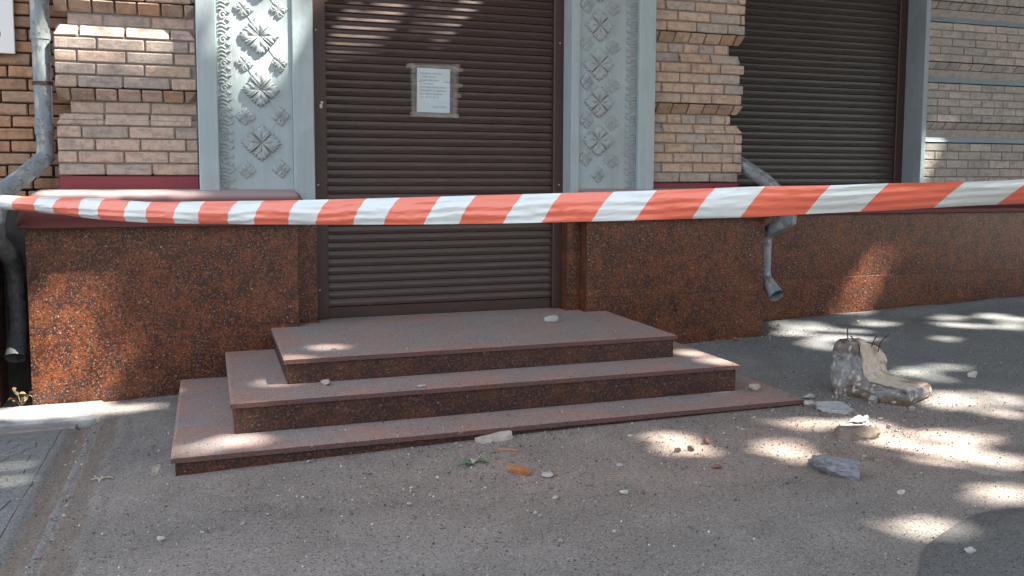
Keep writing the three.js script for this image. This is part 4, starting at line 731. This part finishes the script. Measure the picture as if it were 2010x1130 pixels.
{ // loose grit over pavement and steps
  const geo = new THREE.IcosahedronGeometry(1, 0), N = 20600, m = new THREE.InstancedMesh(geo, M([1, 1, 1], 0.95), N), r = rngOf(99), q = new THREE.Object3D(), c = new THREE.Color();
  let k = 0;
  const put = (X, z, y, s, rgb) => { if (k >= N) return; q.position.set(X, y + s * 0.35, z); q.rotation.set(r() * 6, r() * 6, r() * 6); q.scale.set(s, s * (0.5 + 0.4 * r()), s * (0.7 + 0.5 * r())); q.updateMatrix(); m.setMatrixAt(k, q.matrix); m.setColorAt(k++, c.setRGB(...rgb)); };
  const tone = () => { const t = r(), b = 0.75 + 0.5 * r(); return (t < 0.5 ? [0.3, 0.28, 0.26] : t < 0.66 ? [0.09, 0.08, 0.08] : t < 0.9 ? [0.26, 0.17, 0.13] : [0.55, 0.53, 0.5]).map((v) => v * b); };
  while (k < 20000) {
    const X = -0.55 + r() * 6.2, z = -0.1 + r() * 3.9, s = 0.0014 + 0.0042 * Math.pow(r(), 4), w = blob(X, z, 1.5, 1.95, 1.6, 0.6) + 0.8 * blob(X, z, 3.3, 1.9, 0.6, 0.5) + 0.5 * blob(X, z, 4.2, 0, 0.5, 0.25) + 0.9 * blob(X, z, 3.7, 1.7, 0.4, 0.35) + 0.16;
    if (r() > w) continue;
    let y = groundY(X, z) + 0.002;
    if (z < 1.62 && X > -0.18 && X < 3.22) { y = z < 1.03 && X > 0.37 && X < 2.72 ? 0.417 : z < 1.34 && X > 0.09 && X < 2.97 ? 0.278 : 0.118; if (z < 0 || r() > 0.35) continue; }
    if (z < 0 && X < 4.06) continue;
    put(X, z, y, s, tone());
  }
  for (const [cx, cz, rr, cnt] of [[1.45, 1.74, 0.22, 60], [3.3, 1.68, 0.25, 90], [3.6, 1.95, 0.35, 110], [4.3, 0.0, 0.3, 80], [1.0, 1.72, 0.4, 50], [3.05, 2.35, 0.3, 60]]) for (let i = 0; i < cnt; i++) {
    const a = r() * 6.28, d = rr * Math.sqrt(r()) * (0.4 + 0.9 * r()), X = cx + d * Math.cos(a) * 1.4, z = Math.max(cx < 3.1 && cz < 2 ? 1.63 : -0.3, cz + d * Math.sin(a)), b = 0.8 + 0.4 * r();
    put(X, z, groundY(X, z) + 0.002, 0.003 + 0.006 * r() * r(), (r() < 0.6 ? [0.36, 0.335, 0.31] : r() < 0.6 ? [0.3, 0.2, 0.15] : [0.16, 0.15, 0.145]).map((q) => q * b));
  }
  m.count = k;
  m.name = 'gravel'; stuff(m); m.userData.label = 'loose grit and crumbs scattered over pavement and steps'; m.userData.category = 'gravel'; scene.add(m);
  const N2 = 700, s2 = new THREE.InstancedMesh(geo, M([1, 1, 1], 0.95), N2);
  for (let i = 0; i < N2; i++) { const X = -0.55 + (r() - 0.6) * 0.24, z = 0.5 + r() * 2.4, s = 0.002 + 0.006 * r() ** 3; q.position.set(X, groundY(X, z) - (X > -0.735 && X < -0.635 ? 0.022 : X < -0.58 ? -0.01 : 0.012) + s * 0.3, z); q.rotation.set(r() * 6, r() * 6, 0); q.scale.set(s, s * 0.7, s); q.updateMatrix(); s2.setMatrixAt(i, q.matrix); s2.setColorAt(i, c.setRGB(...tone())); }
  s2.name = 'channel_gravel'; stuff(s2); s2.userData.label = 'grit and soil crumbs along the drain channel'; s2.userData.category = 'gravel'; scene.add(s2);
}

// ---------------------------------------------------------------- street trees: their crowns shade the pavement, sun comes through the gaps
{
  const e1 = new THREE.Vector3(0, 1, 0).cross(SUN).normalize(), e2 = SUN.clone().cross(e1), v = new THREE.Vector3();
  const toUV = (x, y, z) => { v.set(x, y, z); return [v.dot(e1), v.dot(e2)]; };
  const holes = [];
  // a gap in the leaves: where its beam lands, and the half widths of the beam there along two directions
  const gap = (x, y, z, A, B, wide = 0.05) => {
    const c = toUV(x, y, z), a = toUV(...A), b = toUV(...B), xx = a[0] * a[0] + b[0] * b[0], xy = a[0] * a[1] + b[0] * b[1], yy = a[1] * a[1] + b[1] * b[1];
    const t = 0.5 * Math.atan2(2 * xy, xx - yy), m = (xx + yy) / 2, d = Math.hypot((xx - yy) / 2, xy), r1 = Math.sqrt(m + d) + wide, r2 = Math.sqrt(Math.max(0, m - d)) + wide;
    holes.push([c[0], c[1], Math.cos(t) / r1, Math.sin(t) / r1, -Math.sin(t) / r2, Math.cos(t) / r2, r1]);
  };
  const onGround = (X, z, rx, rz, y, wide) => gap(X, y ?? groundY(X, z), z, [rx * 0.946, 0, rx * 0.324], [rz * 0.324, 0, -rz * 0.946], wide);
  const onWall = (X, Y, rx, ry, z, wide = 0.07) => gap(X, Y, z, [rx, 0, 0], [0, ry, 0], wide);
  for (const q of [[4.47, -0.18, 0.1, 0.09], [4.63, -0.08, 0.12, 0.09], [4.32, 0.03, 0.09, 0.08], [4.58, 0.32, 0.2, 0.11], [4.26, 0.35, 0.07, 0.07], [4.26, 0.54, 0.08, 0.06], [5.19, -0.02, 0.11, 0.12], [4.8, 0.15, 0.1, 0.06], [5.91, 0.02, 0.13, 0.12], [5.71, 0.25, 0.12, 0.08], [5.98, 0.47, 0.18, 0.16], [6.27, 0.12, 0.14, 0.12], [6.31, 0.31, 0.08, 0.08], [5.27, 0.63, 0.08, 0.06],
    [4.42, 1.22, 0.09, 0.05], [4.33, 1.3, 0.13, 0.06], [4.63, 1.24, 0.08, 0.05], [4.34, 1.47, 0.09, 0.04], [4.0, 1.83, 0.1, 0.12], [4.17, 1.92, 0.26, 0.2], [4.12, 2.25, 0.05, 0.04], [2.99, 1.95, 0.25, 0.07], [3.28, 2.08, 0.1, 0.1], [3.28, 2.34, 0.19, 0.16], [3.53, 2.41, 0.17, 0.13], [3.35, 2.66, 0.23, 0.1], [2.62, 2.25, 0.1, 0.1], [3.4, 2.78, 0.13, 0.06], [3.18, 3.05, 0.08, 0.05], [3.03, 3.1, 0.13, 0.05], [2.54, 3.25, 0.11, 0.07],
    [2.18, 1.92, 0.07, 0.06], [2.17, 2.12, 0.1, 0.07], [1.74, 3.12, 0.08, 0.05, null, -0.01], [1.74, 3.36, 0.06, 0.04, null, 0], [0.56, 2.74, 0.04, 0.035, null, 0.01], [-1.0, 0.18, 0.22, 0.15], [-0.75, 0.26, 0.15, 0.12], [-0.52, 0.19, 0.14, 0.08], [-0.36, 0.22, 0.06, 0.03], [-0.89, 1.37, 0.07, 0.03], [-0.95, 1.12, 0.05, 0.025], [2.6, 2.4, 0.06, 0.05]]) onGround(...q);
  for (const q of [[0.62, 0.78, 0.09, 0.045, 0.417], [0.3, 0.95, 0.06, 0.04, 0.278], [0.12, 1.43, 0.09, 0.06, 0.118], [-0.1, 1.52, 0.04, 0.04, 0.118], [2.86, 0.95, 0.06, 0.08, 0.278], [2.9, 1.2, 0.08, 0.06, 0.278]]) onGround(...q);
  for (const q of [[-0.82, 1.28, 0.12, 0.05, 0], [-0.6, 1.28, 0.13, 0.05, 0.02], [-0.35, 1.28, 0.1, 0.04, 0.02], [-0.15, 1.28, 0.07, 0.04, 0.02],           // ledge top
    [-0.84, 0.56, 0.12, 0.1, 0, 0.1], [-0.84, 0.24, 0.1, 0.12, 0, 0.09], [-0.9, 0.42, 0.05, 0.1, 0], [-0.86, 0.3, 0.06, 0.1, 0], [-0.76, 0.36, 0.03, 0.14, 0], [-0.92, 0.36, 0.04, 0.12, 0], [-0.7, 0.5, 0.04, 0.12, 0], [-0.82, 0.15, 0.1, 0.08, 0], [-0.62, 0.14, 0.04, 0.08, 0],       // left plinth
    [5.3, 0.44, 0.15, 0.14, -0.36, 0.1], [5.2, 0.28, 0.14, 0.1, -0.36], [5.22, 0.32, 0.1, 0.1, -0.36], [5.14, 0.2, 0.12, 0.08, -0.36], [5.36, 0.5, 0.1, 0.06, -0.36],                          // far plinth
    [-0.62, 2.225, 0.16, 0.05, -0.12], [-0.38, 2.225, 0.14, 0.05, -0.12], [-0.75, 2.225, 0.1, 0.05, -0.12], [-0.6, 2.42, 0.2, 0.05, -0.12], [-0.32, 2.42, 0.14, 0.05, -0.12],   // pier caps
    [0.1, 2.5, 0.05, 0.1, ZP], [0.24, 2.27, 0.13, 0.16, ZP], [0.22, 2.08, 0.1, 0.12, ZP], [0.15, 2.38, 0.07, 0.1, ZP], [0.2, 2.25, 0.08, 0.1, ZP], [0.3, 2.27, 0.07, 0.07, ZP], [0.2, 2.12, 0.06, 0.08, ZP], [0.28, 2.1, 0.08, 0.07, ZP], [0.22, 2.0, 0.06, 0.07, ZP], [0.34, 2.02, 0.06, 0.05, ZP], [0.36, 2.2, 0.04, 0.06, ZP], [0.36, 2.1, 0.05, 0.05, ZP], [0.3, 1.98, 0.05, 0.05, ZP], [0.3, 2.36, 0.06, 0.06, ZP], [0.71, 2.56, 0.03, 0.08, -0.222],   // pilaster
    [0.553, 2.45, 0.02, 0.16, -0.068], [0.553, 2.3, 0.02, 0.1, -0.068], [5.95, 1.65, 0.07, 0.07, -0.38], [5.94, 1.52, 0.05, 0.1, -0.38], [6.05, 1.68, 0.06, 0.05, -0.38], [5.93, 1.4, 0.04, 0.06, -0.38],
    [0.93, 2.52, 0.09, 0.03, -0.26, 0.03], [1.2, 2.57, 0.12, 0.035, -0.26, 0.03], [0.95, 2.45, 0.07, 0.02, -0.26, 0.03], [1.15, 2.43, 0.08, 0.02, -0.26, 0.03], [0.9, 2.38, 0.07, 0.02, -0.26, 0.03], [1.1, 2.36, 0.07, 0.02, -0.26, 0.03], [0.85, 2.32, 0.05, 0.02, -0.26, 0.03], [1.05, 2.3, 0.05, 0.02, -0.26, 0.03], [0.88, 2.26, 0.05, 0.02, -0.26, 0.03], [1.02, 2.24, 0.04, 0.02, -0.26, 0.03], [1.5, 2.55, 0.12, 0.03, -0.26, 0.03], [1.7, 2.5, 0.1, 0.03, -0.26, 0.03], [1.8, 2.58, 0.1, 0.03, -0.26, 0.03], [1.5, 2.43, 0.05, 0.015, -0.26, 0.03], [1.6, 2.4, 0.06, 0.015, -0.26, 0.03],
    [-0.62, 1.29, 0.05, 0.03, 2.2], [-0.7, 1.29, 0.06, 0.03, 2.1]]) onWall(...q);
  const trunks = [[2.25, 5.55], [6.6, 5.4], [10.6, 5.2]], r = rngOf(4242), leaf = gridGeo(2, 4, (u, w) => { const y = w - 0.5, s = Math.sin(Math.PI * (0.06 + 0.88 * w)) ** 0.7; return [(u - 0.5) * 0.115 * s, y * 0.15, 0.018 * Math.abs(u - 0.5) * 2 - 0.02 * y * y]; }, 1.5);
  const cells = trunks.map(() => []), corners = []; for (const [X, Y, z] of [[-2.3, 0, 0], [-2.3, 3.2, -0.4], [8.6, 3.2, -0.4], [8.6, 0, 0], [8.6, 0, 4.2], [-2.3, 0, 4.2]]) corners.push(toUV(X, Y, z));
  const u0 = Math.min(...corners.map((c) => c[0])), u1 = Math.max(...corners.map((c) => c[0])), w0 = Math.min(...corners.map((c) => c[1])), w1 = Math.max(...corners.map((c) => c[1])), step = 0.082;
  const p = new THREE.Vector3(), o = new THREE.Object3D(), look = new THREE.Vector3();
  for (let layer = 0; layer < 4; layer++) for (let a = u0; a < u1; a += step) for (let b = w0; b < w1; b += step) {
    const u = a + (r() - 0.5 + layer * 0.5) * step, w = b + (r() - 0.5 + (layer >> 1) * 0.5) * step, h = r(), s0 = r(), s1 = r(), s2 = r(), s3 = r();
    let open = false;
    for (const q of holes) { const du = u - q[0], dw = w - q[1]; if (Math.abs(du) > q[6] + 0.1 || Math.abs(dw) > q[6] + 0.1) continue; const x = q[2] * du + q[3] * dw, y = q[4] * du + q[5] * dw; if (x * x + y * y < 0.72 + 0.56 * vnoise(u * 9, w * 9, 0, 31) && !(s2 < 0.045 && q[6] > 0.14)) { open = true; break; } }
    if (open) continue;
    // climb the ray to the crown
    const base = e1.clone().multiplyScalar(u).addScaledVector(e2, w), H = 4.7 + 1.1 * fbm(u * 0.9, w * 0.9, 0, 3) + h * 1.7 + 0.3 * layer; p.copy(base).addScaledVector(SUN, (H - base.y) / SUN.y);
    let best = 0, bd = 1e9; trunks.forEach(([X, z], i) => { const d = (p.x - X) ** 2 + (p.z - z) ** 2 * 0.3; if (d < bd) { bd = d; best = i; } });
    o.position.copy(p); look.copy(p).add(SUN).add(v.set(s0 - 0.5, s1 - 0.5, s2 - 0.5).multiplyScalar(1.3)); o.lookAt(look); o.rotateZ(s3 * 6.28); o.scale.setScalar(0.85 + 0.4 * s1); o.updateMatrix();
    cells[best].push(o.matrix.clone());
  }
  const mLeaf = M([0.075, 0.12, 0.035], 0.6), mBark = stoneM([0.2, 0.17, 0.14]), names = ['street tree whose leafy crown shades the steps, trunk beyond the right edge', 'street tree whose leafy crown shades the pavement beside the far plinth', 'farther street tree along the kerb whose crown shades the far wall'];
  trunks.forEach(([X, z], i) => {
    const t = thing('street_tree', names[i], 'tree', [X, groundY(X, z), z]);
    const h = 4.6, list = [polyTube([[0, -0.1, 0], [0.02, 0.5, 0], [0.05, 2, -0.02], [0.0, 3.4, 0.03], [0.05, h, 0]], [0.24, 0.17, 0.15, 0.14, 0.12], 12)];
    for (let k = 0; k < 7; k++) { const a = k * 0.9 + i, R = 1.3 + 0.6 * (k % 3); list.push(tube([[0.02, 3.3 + 0.15 * k, 0.02], [Math.cos(a) * R * 0.4, 4.5 + 0.1 * k, Math.sin(a) * R * 0.4], [Math.cos(a) * R, 5.6 + 0.15 * k, Math.sin(a) * R]], 0.032, 10, 6)); }
    mesh('trunk', merged(list), mBark, t);
    const im = new THREE.InstancedMesh(leaf, mLeaf, Math.max(1, cells[i].length)), off = new THREE.Matrix4().makeTranslation(-t.position.x, -t.position.y, -t.position.z); cells[i].forEach((m, k) => im.setMatrixAt(k, off.clone().multiply(m)));
    im.name = 'crown'; stuff(im); im.castShadow = true; t.add(im);
  });
}

renderer.render(scene, camera);
